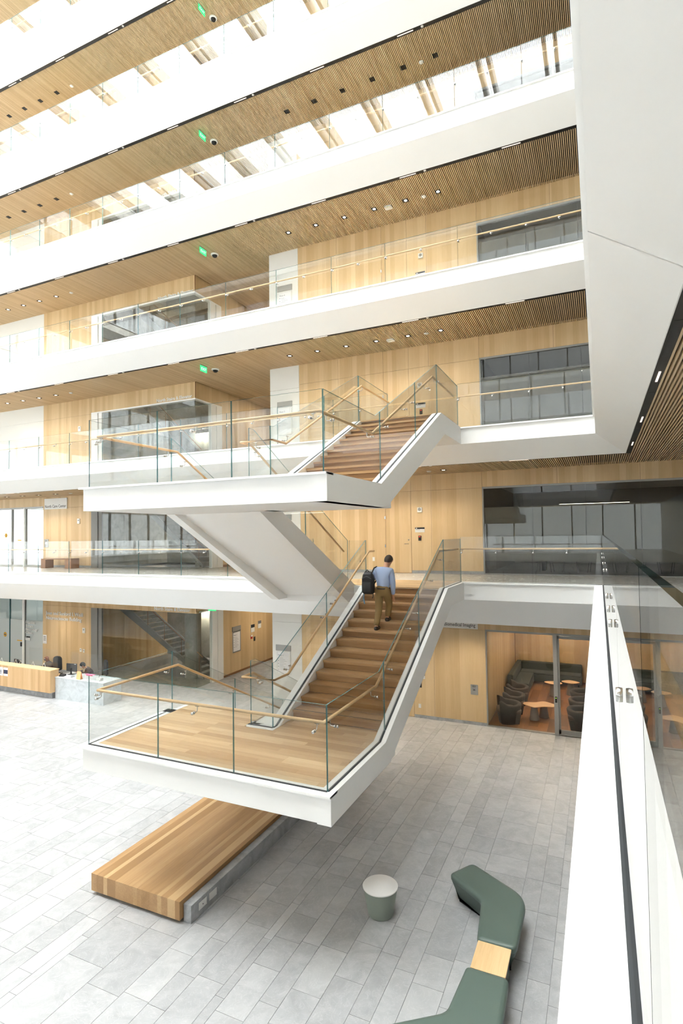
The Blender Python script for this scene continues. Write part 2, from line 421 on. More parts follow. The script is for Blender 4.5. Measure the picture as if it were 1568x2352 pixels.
# ------------------------------------------------------------------ upper slabs: fascia, walkway, slatted ceiling
SEAM = [-34.0, -19.15, -7.45]
def slab(k):
    x1 = XF[k]; f, m, l = FL[k], MID[k], LIP[k]
    mb = MB()
    ring(mb, [(0.0, f-0.036), (-0.05, f-0.036), (-0.05, f), (0.32, f)], x1)
    ring(mb, [(0.012, f-0.036), (0.012, m), (SL+0.012, l)], x1, 0, 'NLFR')
    t = struct(mb.build('trim_%d' % k, 'white'), 'white folded fascia along the edge of the %s floor' % ORD[k])
    segs = list(zip(SEAM, SEAM[1:]+[None]))
    for a, b in segs:                                    # far side, three long panels
        g = 0.004; mb = MB()
        for (o0, z0), (o1, z1) in (((0, f-0.036), (0, m)), ((0, m), (SL, l)), ((SL, l), (SL+0.012, l))):
            xa0 = a+g if a > XL else XL-o0; xa1 = a+g if a > XL else XL-o1
            xb0 = b-g if b is not None else x1+o0; xb1 = b-g if b is not None else x1+o1
            mb.add([(xa0, YF+o0, z0), (xb0, YF+o0, z0), (xb1, YF+o1, z1), (xa1, YF+o1, z1)], [(3, 2, 1, 0)])
        mb.build('fascia_panel', 'white', t)
    for a, b in ((YN, 5.0), (5.0, None)):               # right side
        g = 0.004; mb = MB()
        for (o0, z0), (o1, z1) in (((0, f-0.036), (0, m)), ((0, m), (SL, l)), ((SL, l), (SL+0.012, l))):
            ya0 = a+g if a > YN else YN-o0; ya1 = a+g if a > YN else YN-o1
            yb0 = b-g if b is not None else YF+o0; yb1 = b-g if b is not None else YF+o1
            mb.add([(x1+o0, ya0, z0), (x1+o0, yb0, z0), (x1+o1, yb1, z1), (x1+o1, ya1, z1)], [(0, 1, 2, 3)])
        mb.build('fascia_panel', 'white', t)
    # walkway floor
    mb = MB()
    mb.box((XWL, YF+0.32, f-0.2), (XWR, YW, f-0.001)); mb.box((x1+0.32, YWN, f-0.2), (XWR, YF+0.32, f-0.001))
    mb.box((XWL, YWN, f-0.2), (x1+0.32, YN-0.32, f-0.001)); mb.box((XWL, YN-0.32, f-0.2), (XL-0.32, YF+0.32, f-0.001))
    struct(mb.build('floor_%d' % k, 'terrazzo'), 'pale terrazzo walkway of the %s floor' % ORD[k])
def ceiling(k, x1):
    """ceiling hung at LIP[k] below slab k"""
    l = LIP[k]; mb = MB()
    for a, b in (((XWL, YF+SL, l+0.075), (XWR, YW, l+0.15)), ((x1+SL, YWN, l+0.075), (XWR, YF+SL, l+0.15)),
                 ((XWL, YWN, l+0.075), (x1+SL, YN-SL, l+0.15)), ((XWL, YN-SL, l+0.075), (XL-SL, YF+SL, l+0.15)),
                 ((-15.3, YW, l+0.075), (-11.6, 27.2, l+0.15))):
        mb.box(a, b)
    c = struct(mb.build('ceiling_%d' % (k-1), 'dark'), 'dark backing of the slatted wood ceiling')
    # black slot with shallow troughs
    mb = MB(); ring(mb, [(SL+0.012, l+0.012), (SL+0.155, l+0.012)], x1, 0, 'FR')
    mb.build('slot_trim', 'slot', c)
    s = MB(); p, w, h = 0.054, 0.027, 0.05; o0 = SL+0.16
    n0 = int((x1+o0-XWL)/p)
    for i in range(n0):
        x = XWL+0.01+i*p
        ye = 27.2 if -15.25 < x < -11.65 else YW
        s.box((x, YF+o0, l), (x+w, ye, l+h), 0, ('+z',))
    x = XWL+0.01+n0*p
    while x < XWR-0.03:
        s.box((x, YWN, l), (x+w, YW, l+h), 0, ('+z',)); x += p
    o = s.build('slat_field', 'slat', c); o['kind'] = 'stuff'
    b = MB(); b.box((XWL, YWN, l), (x1+SL, YN-SL-0.16, l+0.04)); b.box((XWL, YN-SL, l), (XL-SL-0.16, YF+SL, l+0.04))
    b.build('wood_lining', 'slat', c)
    # light bars and sensor heads sitting in the slot
    lb = MB().box((-0.26, -0.014, -0.006), (0.26, 0.014, 0.004)).mesh('light_bar'); lb.materials.append(M['lampdim'])
    tr = MB().box((-0.62, -0.045, -0.002), (0.62, 0.045, 0.002)).mesh('trough'); tr.materials.append(M['black'])
    hd = MB().lathe([(0, -0.02), (0.035, -0.018), (0.045, 0.0)], n=14).mesh('sensor_head'); hd.materials.append(M['device'])
    if k > 2:
        for i in range(9):
            xx = -23.7+3.1*i
            if xx > x1: break
            inst(lb, 'light_bar', c, (xx, YF+SL+0.085, l+0.006)); inst(tr, 'trough', c, (xx+1.55, YF+SL+0.085, l+0.009))
            if i % 2 == 0: inst(hd, 'sensor_head', c, (xx+0.55, YF+SL+0.085, l+0.01))
        for i in range(5):
            yy = 2.2+3.1*i
            inst(lb, 'light_bar', c, (x1+SL+0.085, yy, l+0.006), (0, 0, R(90))); inst(tr, 'trough', c, (x1+SL+0.085, yy+1.55, l+0.009), (0, 0, R(90)))
    return c
for k in range(2, 8): slab(k)
CEIL = {}
for k in range(2, 8): CEIL[k-1] = ceiling(k, XF[k])
XF[8] = -0.02; CEIL[7] = ceiling(8, -0.02)
# roof ring, skylight beams and panes
mb = MB()
for a, b in (((XWL, YF+0.2, 31.9), (XWR, YW+9, 32.6)), ((0.2, YWN, 31.9), (XWR, YF+0.2, 32.6)), ((XWL, YWN, 31.9), (0.2, YN-0.2, 32.6)), ((XWL, YN-0.2, 31.9), (XL-0.2, YF+0.2, 32.6))):
    mb.box(a, b)
struct(mb.build('ceiling_8', 'white'), 'flat roof around the skylight')
mb = MB(); ring(mb, [(0.0, 33.0), (0.0, 31.7), (SL, 31.7)], -0.02); struct(mb.build('trim_8', 'white'), 'white curb of the skylight')
sky = struct(empty('window_20', (0, 0, 0)), 'glass skylight over the atrium')
for i in range(10):
    x = XL+1.7+3.4*i
    for dx in (-0.28, 0.28):
        MB().box((x+dx-0.09, YN, 32.0), (x+dx+0.09, YF, 32.75)).build('roof_beam', 'white', sky)
for i in range(11):
    for j in range(3):
        xa, xb = XL+3.4*i-1.7, XL+3.4*i+1.7; ya = YN+7.5*j
        MB().box((max(xa, XL)+0.03, ya+0.03, 32.8), (min(xb, -0.02)-0.03, ya+7.47, 32.83)).build('skylight_pane', 'skyglass', sky)
# ------------------------------------------------------------------ walls seen across the atrium
HEAD = {1: 3.1, 2: 7.78, 3: 12.08, 4: 16.64, 5: 21.2, 6: 25.8}
def box(name, a, b, mat, parent=None): return MB().box(a, b).build(name, mat, parent)
wf = struct(MB().box((XWL, YW+0.03, -0.2), (-24.6, YW+0.05, -0.1)).build('wall_far', 'dark'), 'far wall of the atrium behind the walkways')
def panel(x0, x1, z0, z1, mat='wood', y=YW, parent=None, g=0.004, name='panel'):
    return box(name, (x0+g, y, z0+g), (x1-g, y+0.02, z1-g), mat, parent or wf)
COLF = [-10.3, -8.65, -6.87, -5.92, -5.2, -3.47]
for L in range(1, 7):
    z0, h, zc = FL[L], HEAD[L], LIP[L+1]+0.07
    zb = z0+0.1
    # backing so that panel joints read as thin dark lines
    for xa, xb, za, zt in ((-24.6, -21.35, z0, zc), (-21.35, -15.3, h+0.06, zc), (-10.3, -3.47, z0, zc), (-3.47, XWR, h+0.03, zc)):
        box('panel_backing', (xa, YW+0.022, za), (xb, YW+0.06, zt), 'darkwood', wf)
    for xa, xb in ((-24.6, -22.97), (-22.97, -21.35)):
        panel(xa, xb, zb, h); panel(xa, xb, h, zc)
    for xa, xb in ((-21.35, -18.4), (-18.4, -15.3)): panel(xa, xb, h+0.06, zc)
    for i, (xa, xb) in enumerate(zip(COLF, COLF[1:])):
        panel(xa, xb, h, zc)
        if i != 2: panel(xa, xb, zb, h)
    for xa, xb in ((-3.47, -1.15), (-1.15, 1.15), (1.15, XWR)): panel(xa, xb, h+0.03, zc)
    box('panel_backing', (-15.4, YW+0.03, h+0.06), (-15.33, 20.42, zc), 'darkwood', wf)
    box('panel', (-15.33, YW+0.022, h+0.064), (-15.31, 20.416, zc), 'wood', wf)
    # white column face and its return into the corridor
    panel(-11.6, -10.3, z0, h-0.12, 'wallwhite'); panel(-11.6, -10.3, h-0.12, zc, 'wallwhite')
    struct(box('wall_corridor_right_%d' % L, (-11.6, YW+0.02, z0), (-11.5, 27.2, zc), 'wallwhite'))
    struct(box('wall_corridor_back_%d' % L, (-15.4, 27.2, z0), (-11.5, 27.3, zc), 'wood'))
    wl = struct(box('wall_corridor_left_%d' % L, (-15.42, 20.42, z0), (-15.33, 27.2, zc), 'darkwood'), 'wood panelled side wall of the corridor')
    for ya, yb in ((20.42, 22.6), (22.6, 24.9), (24.9, 27.2)):
        box('panel', (-15.33, ya+0.004, zb), (-15.31, yb-0.004, zc), 'wood', wl)
    struct(box('floor_corridor_%d' % L, (-15.4, YW, z0-0.1), (-11.5, 27.2, z0-0.002), 'terrazzo' if L > 1 else 'stone'))
    b_ = struct(box('baseboard_far_%d' % L, (-24.6, YW-0.002, z0), (-21.35, YW+0.03, zb), 'stone'))
    box('base_run', (-10.3, YW-0.002, z0), (-6.87, YW+0.03, zb), 'stone', b_); box('base_run', (-5.92, YW-0.002, z0), (-3.47, YW+0.03, zb), 'stone', b_)
    # flush wood door with lever and hinges
    d = struct(MB().box((-6.862, YW-0.001, z0+0.012), (-5.928, YW+0.02, h-0.004)).build('door_%d' % L, 'wood'), 'flush wood veneer door')
    mb = MB(); mb.tube([(-6.02, YW, z0+1.02), (-6.02, YW-0.06, z0+1.02), (-6.16, YW-0.06, z0+1.02)], 0.011, 8); mb.build('lever_handle', 'steel', d)
    MB().lathe([(0.0, -0.012), (0.024, -0.01), (0.026, 0)], (-6.02, YW, z0+1.16), 12, axis='y').build('lock_cylinder', 'steel', d)
    for zz in (0.9, 1.9): box('hinge', (-6.9, YW-0.018, z0+zz), (-6.86, YW, z0+zz+0.1), 'steel', d)
    # left end: white wall on the upper floors
    if L >= 3:
        panel(XWL, -24.6, z0, h, 'wallwhite'); panel(XWL, -24.6, h, zc, 'wallwhite')
# ---- glazed stair enclosures
for L in range(1, 7):
    z0, h = FL[L], HEAD[L]+0.06; zt = FL[L+1]-0.25
    w = struct(empty('window_%d' % L, (-18.3, YW, z0)), 'glass front of the enclosed stair on the %s floor' % ORD[L])
    off = Vector((18.3, -YW, -z0))
    def wb(name, a, b, mat): return MB().box([a[i]+off[i] for i in range(3)], [b[i]+off[i] for i in range(3)]).build(name, mat, w)
    fm = 'greyframe' if L < 3 else 'white'
    wb('frame_head', (-21.35, YW-0.01, h-0.06), (-15.28, YW+0.16, h), 'white' if L > 1 else 'wood')
    wb('frame_head', (-15.46, YW+0.16, h-0.06), (-15.28, 20.42, h), 'white')
    wb('frame_post', (-21.35, YW-0.01, z0), (-20.95, YW+0.12, h-0.06), fm)
    wb('frame_post', (-20.93, YW+0.03, z0), (-20.72, YW+0.12, h-0.06), fm)
    wb('frame_post', (-15.44, 19.66, z0), (-15.28, 20.0, h-0.06), 'white'); wb('frame_post', (-15.44, 20.04, z0), (-15.28, 20.42, h-0.06), 'white')
    wb('black_reveal', (-20.95, YW+0.06, z0), (-20.93, YW+0.1, h-0.06), 'black')
    xs = [-20.72, -19.35, -17.98, -16.6, -15.3]
    for a, b in zip(xs, xs[1:]): wb('pane', (a+0.003, YW+0.03, z0+0.02), (b-0.003, YW+0.045, h-0.06), 'dglass')
    wb('pane', (-15.33, YW+0.05, z0+0.02), (-15.315, 19.66, h-0.06), 'dglass')
    # room behind: concrete back wall, floor, flight
    struct(box('wall_stair_back_%d' % L, (-21.4, 23.6, z0), (-15.4, 23.75, zt), 'concrete'))
    struct(box('wall_stair_left_%d' % L, (-21.5, YW+0.13, z0), (-21.36, 23.7, zt), 'wood' if L == 1 else 'concrete'))
    struct(box('floor_stair_%d' % L, (-21.4, YW, z0-0.1), (-15.4, 19.9, z0-0.001), 'concrete'))
    st = thing('concrete_stair', 'grey enclosed stair flight behind glass on the %s floor' % ORD[L], 'staircase', (-16.3, 20.6, z0))
    n = 20; rise = (FL[L+1]-z0)/n*0.985 if L > 1 else 0.17; run = 0.235 if L > 1 else 0.25
    for i in range(n):
        MB().box((-run*(i+1), -0.55, rise*i+0.02), (-run*i+0.03, 0.55, rise*(i+1))).build('tread', 'concrete', st)
    for yy in (-0.62, 0.55):
        mb = MB(); mb.prism([(0.25, -0.02), (0.25, 0.12), (-run*n-0.1, rise*n+0.14), (-run*n-0.1, rise*n-0.36)], 'y', yy, yy+0.07)
        mb.build('stringer', 'greyframe', st)
    mb = MB(); mb.tube([(0.2, -0.58, 0.95), (-run*n, -0.58, rise*n+0.95)], 0.02, 8)
    for i in range(0, n, 4): mb.tube([(-run*i, -0.58, rise*i+0.1), (-run*i, -0.58, rise*i+1.0)], 0.012, 6)
    mb.build('handrail', 'darkwood', st)
tag(MB().lathe([(0.36, 0), (0.36, 4.9)], (-16.75, 20.15, 0), 28).build('concrete_column', 'concrete'), 'round board-marked concrete column behind the ground floor stair glass', 'column')
# unseen enclosing walls; left and near ones glazed to add side light
for nm, a, b in (('wall_right', (XWR, YWN, -0.2), (XWR+0.15, 29.2, 33)),):
    struct(box(nm, a, b, 'wallwhite'), None)
lw = struct(empty('wall_left', (XWL, 0, 0)), 'glazed curtain wall closing the left end of the atrium')
for k in range(2, 8): MB().box((-0.1, YWN, LIP[k]+0.1), (0.05, 29, FL[k])).build('spandrel', 'white', lw)
for i in range(14): MB().box((-0.1, YWN+2.2*i-0.05, 0), (0.1, YWN+2.2*i+0.05, 32)).build('mullion', 'alu', lw)
MB().box((-0.02, YWN, FL[2]), (0.0, 29, 32)).build('pane', 'solar', lw); MB().box((-0.04, YWN, 0), (0.02, 29, FL[2])).build('solid_panel', 'wallwhite', lw)  # solid foot keeps the added side light off the ground floor
nw = struct(empty('wall_near', (0, YWN, 0)), 'glazed curtain wall closing the near side of the atrium')
for k in range(2, 8): MB().box((XWL, -0.1, LIP[k]+0.1), (XWR, 0.05, FL[k])).build('spandrel', 'white', nw)
for i in range(19): MB().box((XWL+2.2*i-0.05, -0.1, 0), (XWL+2.2*i+0.05, 0.1, 32)).build('mullion', 'alu', nw)
MB().box((XWL, -0.02, FL[2]), (XWR, 0.0, 32)).build('pane', 'solarn', nw); MB().box((XWL, -0.04, 0), (XWR, 0.02, FL[2])).build('solid_panel', 'wallwhite', nw)  # pane added to let in fill from behind the camera
# floor plates and shell behind the far wall
for k in range(2, 8):
    za, zb = LIP[k]+0.16, FL[k]-0.12
    mb = MB(); mb.box((XWL, YW+0.07, za), (-21.5, 29, zb)); mb.box((-21.5, 23.76, za), (-15.45, 29, zb)); mb.box((-15.45, YW+0.07, za), (XWR, 29, zb))
    struct(mb.build('ceiling_back_%d' % k, 'ceilwhite'), 'floor plate above the rooms behind the far wall')
mb = MB(); mb.box((-24.5, 29, -0.2), (XWR, 29.2, 33)); mb.box((XWL, 29, 8.3), (-24.5, 29.2, 33)); mb.box((XWL, 29, -0.2), (-24.5, 29.2, 0.5)); mb.box((XWL, 29, 3.7), (-24.5, 29.2, 5.2))
struct(mb.build('wall_back', 'ceilwhite'), 'outer wall of the building behind the rooms')
for L in range(1, 7):
    z0, zc = FL[L], LIP[L+1]+0.16
    struct(box('wall_partition_left_%d' % L, (-24.6, YW+0.06, z0), (-24.5, 29, zc), 'ceilwhite'))
    struct(box('wall_partition_right_%d' % L, (-3.6, YW+0.06, z0), (-3.47, 29, zc), 'wood' if L == 1 else 'carpet'))
# ------------------------------------------------------------------ glass guards
def pane_mesh(poly, axis, c, t=0.019):
    """poly in the plane of the pane; broad faces clear, rim faces green"""
    mb = MB(); mb.prism(poly, axis, c-t/2, c+t/2, 0, 1); return mb
BR = {}
def bracket(parent, at, side, drop=0.1):
    """steel standoff: puck through the glass, bent arm up to the rail. side = unit vector glass -> rail"""
    key = tuple(side)
    if key not in BR:
        s = Vector(side); mb = MB()
        ax = 'x' if abs(s.x) > 0.5 else 'y'
        for t0, t1 in ((-0.032, -0.012), (0.012, 0.03)):
            mb.lathe([(0.0, t0), (0.022, t0), (0.024, (t0+t1)/2), (0.022, t1), (0.0, t1)], (0, 0, 0), 14, axis=ax)
        mb.tube([s*0.02, s*0.085, s*0.1+Vector((0, 0, 0.02)), s*0.1+Vector((0, 0, 0.085))], 0.007, 8)
        lat = Vector((0.035, 0, 0)) if ax == 'y' else Vector((0, 0.035, 0))
        mb.tube([s*0.1+Vector((0, 0, 0.083))-lat, s*0.1+Vector((0, 0, 0.083))+lat], 0.009, 8)
        BR[key] = mb.mesh('rail_bracket'); BR[key].materials.append(M['steel'])
    return inst(BR[key], 'rail_bracket', parent, at)
GH, RH = 1.21, 0.90; GHF = 1.26
def far_guard(k, joints, gaps):
    f = FL[k]; y = YF+0.12
    t = thing('glass_guardrail', 'glass balustrade with wood handrail on the far walkway of the %s floor' % ORD[k], 'railing', (0, y, f), 0, 'far walkway balustrades')
    runs = []
    for a, b in zip(joints, joints[1:]):
        if any(g0 < (a+b)/2 < g1 for g0, g1 in gaps): continue
        pane_mesh([(a+0.006, 0.004), (b-0.006, 0.004), (b-0.006, GHF), (a+0.006, GHF)], 'y', 0).build('glass_panel', ['glass', 'edge'], t)
        for xx in (a+0.02, (a+b)/2+0.01): bracket(t, (xx, 0, RH-0.09), (0, 1, 0))
        if runs and abs(runs[-1][1]-a) < 1e-4: runs[-1][1] = b
        else: runs.append([a, b])
    for a, b in runs:
        MB().tube([(a, 0.1, RH+0.02), (b, 0.1, RH+0.02)], 0.023, 12).build('handrail', 'rail', t)
        MB().box((a, -0.021, 0.0), (b, 0.021, 0.006)).build('gasket', 'gasket', t)
    return t
J = [-33.9, -32.0, -30.2, -28.3, -26.5, -24.65, -22.8, -20.95, -19.15, -17.33, -15.5, -13.5, -11.5, -9.85, -8.2]
J2 = [-3.55, -1.6]
far_guard(2, J+[-3.545, -1.63, XF[2]+0.15], [(-8.2, -3.545)])
far_guard(3, J[:-2]+[-9.47, -7.45, -5.64, -3.545, -1.63, XF[3]+0.12], [(-5.64, -3.545)])
for k in (4, 5, 6, 7): far_guard(k, J[:-2]+[-9.47, -7.45, -5.65, -3.45, -1.6, XF[k]+0.12], [])
def right_guard(k, x, joints):
    GHF = 1.297 if k == 2 else 1.26
    f = FL[k]
    t = thing('glass_guardrail', ('glass balustrade running right beside the viewer on the second floor' if k == 2 else 'glass balustrade along the right side of the %s floor' % ORD[k]), 'railing', (x, 0, f))
    for a, b in zip(joints, joints[1:]):
        pane_mesh([(a+0.006, 0.004), (b-0.006, 0.004), (b-0.006, GHF), (a+0.006, GHF)], 'x', 0, 0.014).build('glass_panel', ['glass', 'edge_dark' if k == 2 else 'edge'], t)
        for yy in ((a+0.35, (a+b)/2) if k > 2 else [q for q in (-5, -3, -1, 2.03, 3.58, 4.24, 5.08, 6.9, 8.4, 10.2, 12.4, 14.6) if a < q < b]): bracket(t, (0, yy, RH-0.07), (1, 0, 0))
    a, b = joints[0], joints[-1]
    MB().tube([(0.1, a, RH+0.02), (0.1, b+0.1, RH+0.02)], 0.023, 12).build('handrail', 'rail', t)
    MB().box((-0.021, a, 0.0), (0.021, b, 0.006)).build('gasket', 'gasket', t)
right_guard(2, 0.068, [-6.9, -4.9, -2.9, -0.9, 1.1, 2.75, 4.65, 6.9, 9.1, 11.3, 13.5, 15.6])
for k in (3, 4, 5, 6, 7): right_guard(k, 0.12, [-6.9, -4.5, -2.2, 0, 2.2, 4.4, 6.6, 8.8, 11, 13.3, 15.6])
# ------------------------------------------------------------------ the feature stair
def stair(label, zl, zu, nu, zd, nd, ytop, left_lands, run=0.337):
    t = thing('feature_stair', label, 'staircase', (-5.9, 9.0, zl))
    O = Vector((-5.9, 9.0, zl)); rel = lambda v: tuple(Vector(v)-O)
    def add(mb, name, mats, parent=t):
        mb.v = [rel(v) for v in mb.v]; return mb.build(name, mats, parent)
    xR0, xR1 = -3.66, -3.44; xI = (-5.80, -5.57); xJ = (-6.20, -5.97); xL0, xL1 = -8.30, -8.08
    y0, yb, D = 6.98, 9.14, 0.41
    rise = (zu-zl)/nu; slope = (zu-zl)/(ytop-yb)
    ds = (zl-zd)/nd/run; yd_end = 9.66+(nd-1)*run
    # landing body
    mb = MB(); mb.box((xL0+0.06, y0+0.03, zl-D), (xR1-0.03, 9.7, zl-0.03))
    land = add(mb, 'landing', 'white')
    cap = MB()
    cap.box((xL0, y0-0.03, zl-0.03), (xR1, 7.19, zl+0.004)); add(cap, 'landing_cap', 'white')
    cap = MB(); cap.box((xL0, 7.19, zl-0.03), (xL1, 9.2, zl+0.004)); add(cap, 'landing_cap', 'white')
    rp = random.Random(5); y = 7.19
    while y < 9.66-0.02:
        y1 = min(y+0.132, 9.66); x = xL1
        while x < xR0-0.02:
            x1 = min(x+rp.choice([0.9, 1.3, 1.7, 2.1]), xR0)
            if x1 > xJ[0] and x < xI[1] and y1 > 8.97:        # keep clear of the island curb
                for a, b in ((x, min(x1, xJ[0])), (max(x, xI[1]), x1)):
                    if b-a > 0.03:
                        p = MB(); p.box((a+0.0008, y+0.0008, zl-0.03), (b-0.0008, y1-0.0008, zl)); add(p, 'plank', 'plank', land); 
            else:
                p = MB(); p.box((x+0.0008, y+0.0008, zl-0.03), (x1-0.0008, y1-0.0008, zl)); add(p, 'plank', 'plank', land)
            x = x1
        y = y1
    for p in land.children: p.location = (0, 0, 0)
    # right stringer (box beam following landing and flight)
    bot = [(15.5 if zu > 6 else 15.5, zu-0.47), (ytop+0.35, zu-0.47), (yb+0.24, zl-D), (y0, zl-D)]
    poly = [(y0, zl), (yb, zl), (ytop, zu), (15.5, zu)]+bot
    mb = MB(); mb.prism(poly, 'x', xR0, xR1); add(mb, 'stringer', 'white')
    # inner stringer of the rising flight
    mb = MB(); mb.prism([(8.97, zl+0.004), (9.16, zl+0.004), (ytop, zu+0.004), (ytop, zu-0.42), (yb+0.3, zl-D), (8.97, zl-D)], 'x', *xI); add(mb, 'stringer', 'white')
    add(MB().box((xJ[0], 8.97, zl-0.2), (xI[0], 9.16, zl+0.004)), 'island_curb', 'white')
    # falling flight stringers
    yk = 9.2; ze = zl-(yd_end-yk)*ds
    for xa, xb in (xJ, (xL0, xL1)):
        mb = MB(); mb.prism([(yk-0.2, zl+0.004), (yk, zl+0.004), (yd_end, ze+0.1), (yd_end+0.2, max(zd, ze)), (yd_end+0.2, max(zd-0.4, 0.0)), (yd_end-0.4, max(zd-0.4, 0.0)), (yk-0.05, zl-D), (yk-0.2, zl-D)], 'x', xa, xb)
        add(mb, 'stringer', 'white')
    mb = MB(); mb.hexa([(xL1, 9.3, zl-D-0.02+0.06), (xJ[0], 9.3, zl-D+0.04), (xJ[0], yd_end, max(ze-0.36, zd-0.3)), (xL1, yd_end, max(ze-0.36, zd-0.3)),
                        (xL1, 9.3, zl-0.2), (xJ[0], 9.3, zl-0.2), (xJ[0], yd_end, ze-0.16), (xL1, yd_end, ze-0.16)]); add(mb, 'soffit', 'white')
    mb = MB(); mb.hexa([(xI[1], 9.4, zl-D+0.06), (xR0, 9.4, zl-D+0.06), (xR0, ytop, zu-0.36), (xI[1], ytop, zu-0.36),
                        (xI[1], 9.4, zl-0.2), (xR0, 9.4, zl-0.2), (xR0, ytop, zu-0.2), (xI[1], ytop, zu-0.2)]); add(mb, 'soffit', 'white')
    # treads and risers
    for i in range(nu):
        yy = 9.66+run*i; z = zl+rise*(i+1)
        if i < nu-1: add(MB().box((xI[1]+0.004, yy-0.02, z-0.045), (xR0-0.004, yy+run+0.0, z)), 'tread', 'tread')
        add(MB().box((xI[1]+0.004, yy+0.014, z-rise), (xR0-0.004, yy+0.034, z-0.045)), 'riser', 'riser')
    add(MB().box((xI[1]+0.01, 9.66+0.012, zl+rise+0.0005), (xR0-0.01, 9.66+0.032, zl+rise+0.003)), 'nosing_strip', 'gasket')
    rd = (zl-zd)/nd
    for i in range(nd-1):
        yy = 9.66+run*i; z = zl-rd*(i+1)
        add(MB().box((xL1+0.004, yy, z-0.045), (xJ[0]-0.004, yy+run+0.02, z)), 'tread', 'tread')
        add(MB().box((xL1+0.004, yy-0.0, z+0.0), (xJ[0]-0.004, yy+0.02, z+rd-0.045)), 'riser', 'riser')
    # platform joining the floor above
    xa = xL0 if left_lands else xI[0]
    pf = add(MB().box((xa, 9.66+run*(nu-1)+0.036, zu-0.47), (xR0, YF, zu-0.03)), 'platform', 'white')
    y = ytop-0.03
    while y < YF+0.3:
        y1 = min(y+0.132, YF+0.33); x = (xL1 if left_lands else xI[1])
        while x < xR0-0.02:
            x1 = min(x+rp.choice([0.9, 1.3, 1.7]), xR0)
            p = MB(); p.box((x+0.0008, y+0.0008, zu-0.03), (x1-0.0008, y1-0.0008, zu+0.002)); add(p, 'plank', 'plank', pf); x = x1
        y = y1
    add(MB().box((xa, ytop, zu-0.02), (xa+0.22, YF, zu+0.004)), 'platform_cap', 'white')
    if left_lands: add(MB().box((xJ[0], ytop-0.03, zu-0.3), (xI[1], ytop+0.12, zu+0.004)), 'platform_cap', 'white')
    # ---- glass
    fr = lambda y: zl if y < yb else (zl+(y-yb)*slope if y < ytop else zu)
    fd = lambda y: zl if y < yk else max(zl-(y-yk)*ds, zd)
    def side_glass(x, f, ys, h=GH):
        ks = [yb, ytop] if f is fr else [yk, yd_end]
        for a, b in zip(ys, ys[1:]):
            a_, b_ = a+0.006, b-0.006
            pts = sorted([a_]+[q for q in ks if a_ < q < b_]+[b_])
            poly = [(q, f(q)+0.004) for q in pts]+[(q, f(q)+h) for q in reversed(pts)]
            mb = pane_mesh(poly, 'x', x); add(mb, 'glass_panel', ['glass', 'edge'])
            gk = MB(); gp = [(q, f(q)) for q in pts]+[(q, f(q)+0.006) for q in reversed(pts)]
            gk.prism(gp, 'x', x-0.021, x+0.021); add(gk, 'gasket', 'gasket')
    def front_glass(y, xs):
        for a, b in zip(xs, xs[1:]):
            add(pane_mesh([(a+0.006, zl+0.004), (b-0.006, zl+0.004), (b-0.006, zl+GH), (a+0.006, zl+GH)], 'y', y), 'glass_panel', ['glass', 'edge'])
            add(MB().box((a, y-0.021, zl+0.002), (b, y+0.021, zl+0.009)), 'gasket', 'gasket')
    xg, yg, xgl = -3.545, 7.09, -8.195
    side_glass(xg, fr, [yg, 9.38, 11.55, ytop+0.02, YF+0.12])
    side_glass(-5.64, fr, [9.03, 11.35, ytop+0.02])
    side_glass(xgl, fd, [yg, 9.19, 11.4, min(yd_end, 13.65)])
    side_glass(-6.13, fd, [9.03, 11.3, min(yd_end, 13.65)])
    front_glass(yg, [xgl, -6.62, -5.13, xg]); front_glass(9.03, [-6.13, -5.64])
    if not left_lands: side_glass(-5.64, fr, [ytop+0.03, YF+0.12])
    else: add(pane_mesh([(-6.13, zu+0.004), (-5.64, zu+0.004), (-5.64, zu+GH), (-6.13, zu+GH)], 'y', ytop+0.06), 'glass_panel', ['glass', 'edge']); side_glass(xgl, lambda y: zu, [ytop+0.02, YF+0.12])
    # ---- handrails
    H = RH+0.02; ry = lambda y, f: f(y)+H
    xr, xi, xj, xl = xg-0.1, -5.54, -6.23, xgl+0.1
    r1 = MB(); r1.tube([(xl, yg+0.1, zl+H), (xr, yg+0.1, zl+H), (xr, yb+0.12, zl+H), (xr, ytop, zu+H), (xr, YF+0.2, zu+H)], 0.025, 12); add(r1, 'handrail', 'rail')
    r2 = MB(); r2.tube([(xl, yg+0.1, zl+H), (xl, yk+0.06, zl+H), (xl, min(yd_end, 13.6), fd(min(yd_end, 13.6))+H)], 0.025, 12); add(r2, 'handrail', 'rail')
    r3 = MB(); r3.tube([(xj, min(yd_end, 13.6), fd(min(yd_end, 13.6))+H), (xj, yk+0.06, zl+H), (xj, 8.93, zl+H), (xi, 8.93, zl+H), (xi, yb+0.3, zl+H), (xi, ytop, zu+H), (xi, ytop+(0.35 if left_lands else 2.1), zu+H)], 0.025, 12); add(r3, 'handrail', 'rail')
    def br(p, s): bracket(t, rel(p), s)
    for x in (-8.0, -5.9, -3.75): br((x, yg, zl+H-0.11), (0, 1, 0))
    for y in (7.4, 9.0, 9.75, 10.9, 11.4, 12.6, 13.5): br((xg, y, fr(y)+H-0.11), (-1, 0, 0))
    for y in (9.5, 11.1, 11.6, 13.4): br((-5.64, y, fr(y)+H-0.11), (1, 0, 0))
    for y in (7.25, 9.0, 9.5, 11.2, 12.8): br((xgl, y, fd(y)+H-0.11), (1, 0, 0))
    for y in (9.4, 10.8): br((-6.13, y, fd(y)+H-0.11), (-1, 0, 0))
    br((-5.9, 9.03, zl+H-0.11), (0, -1, 0))
    return t
ZL1, ZL2 = 2.695, 7.18
stair('lower white stair with oak treads and a wide glass-railed landing above the wooden bench', ZL1, FL[2], 13, 0.0, 16, 13.70, True)
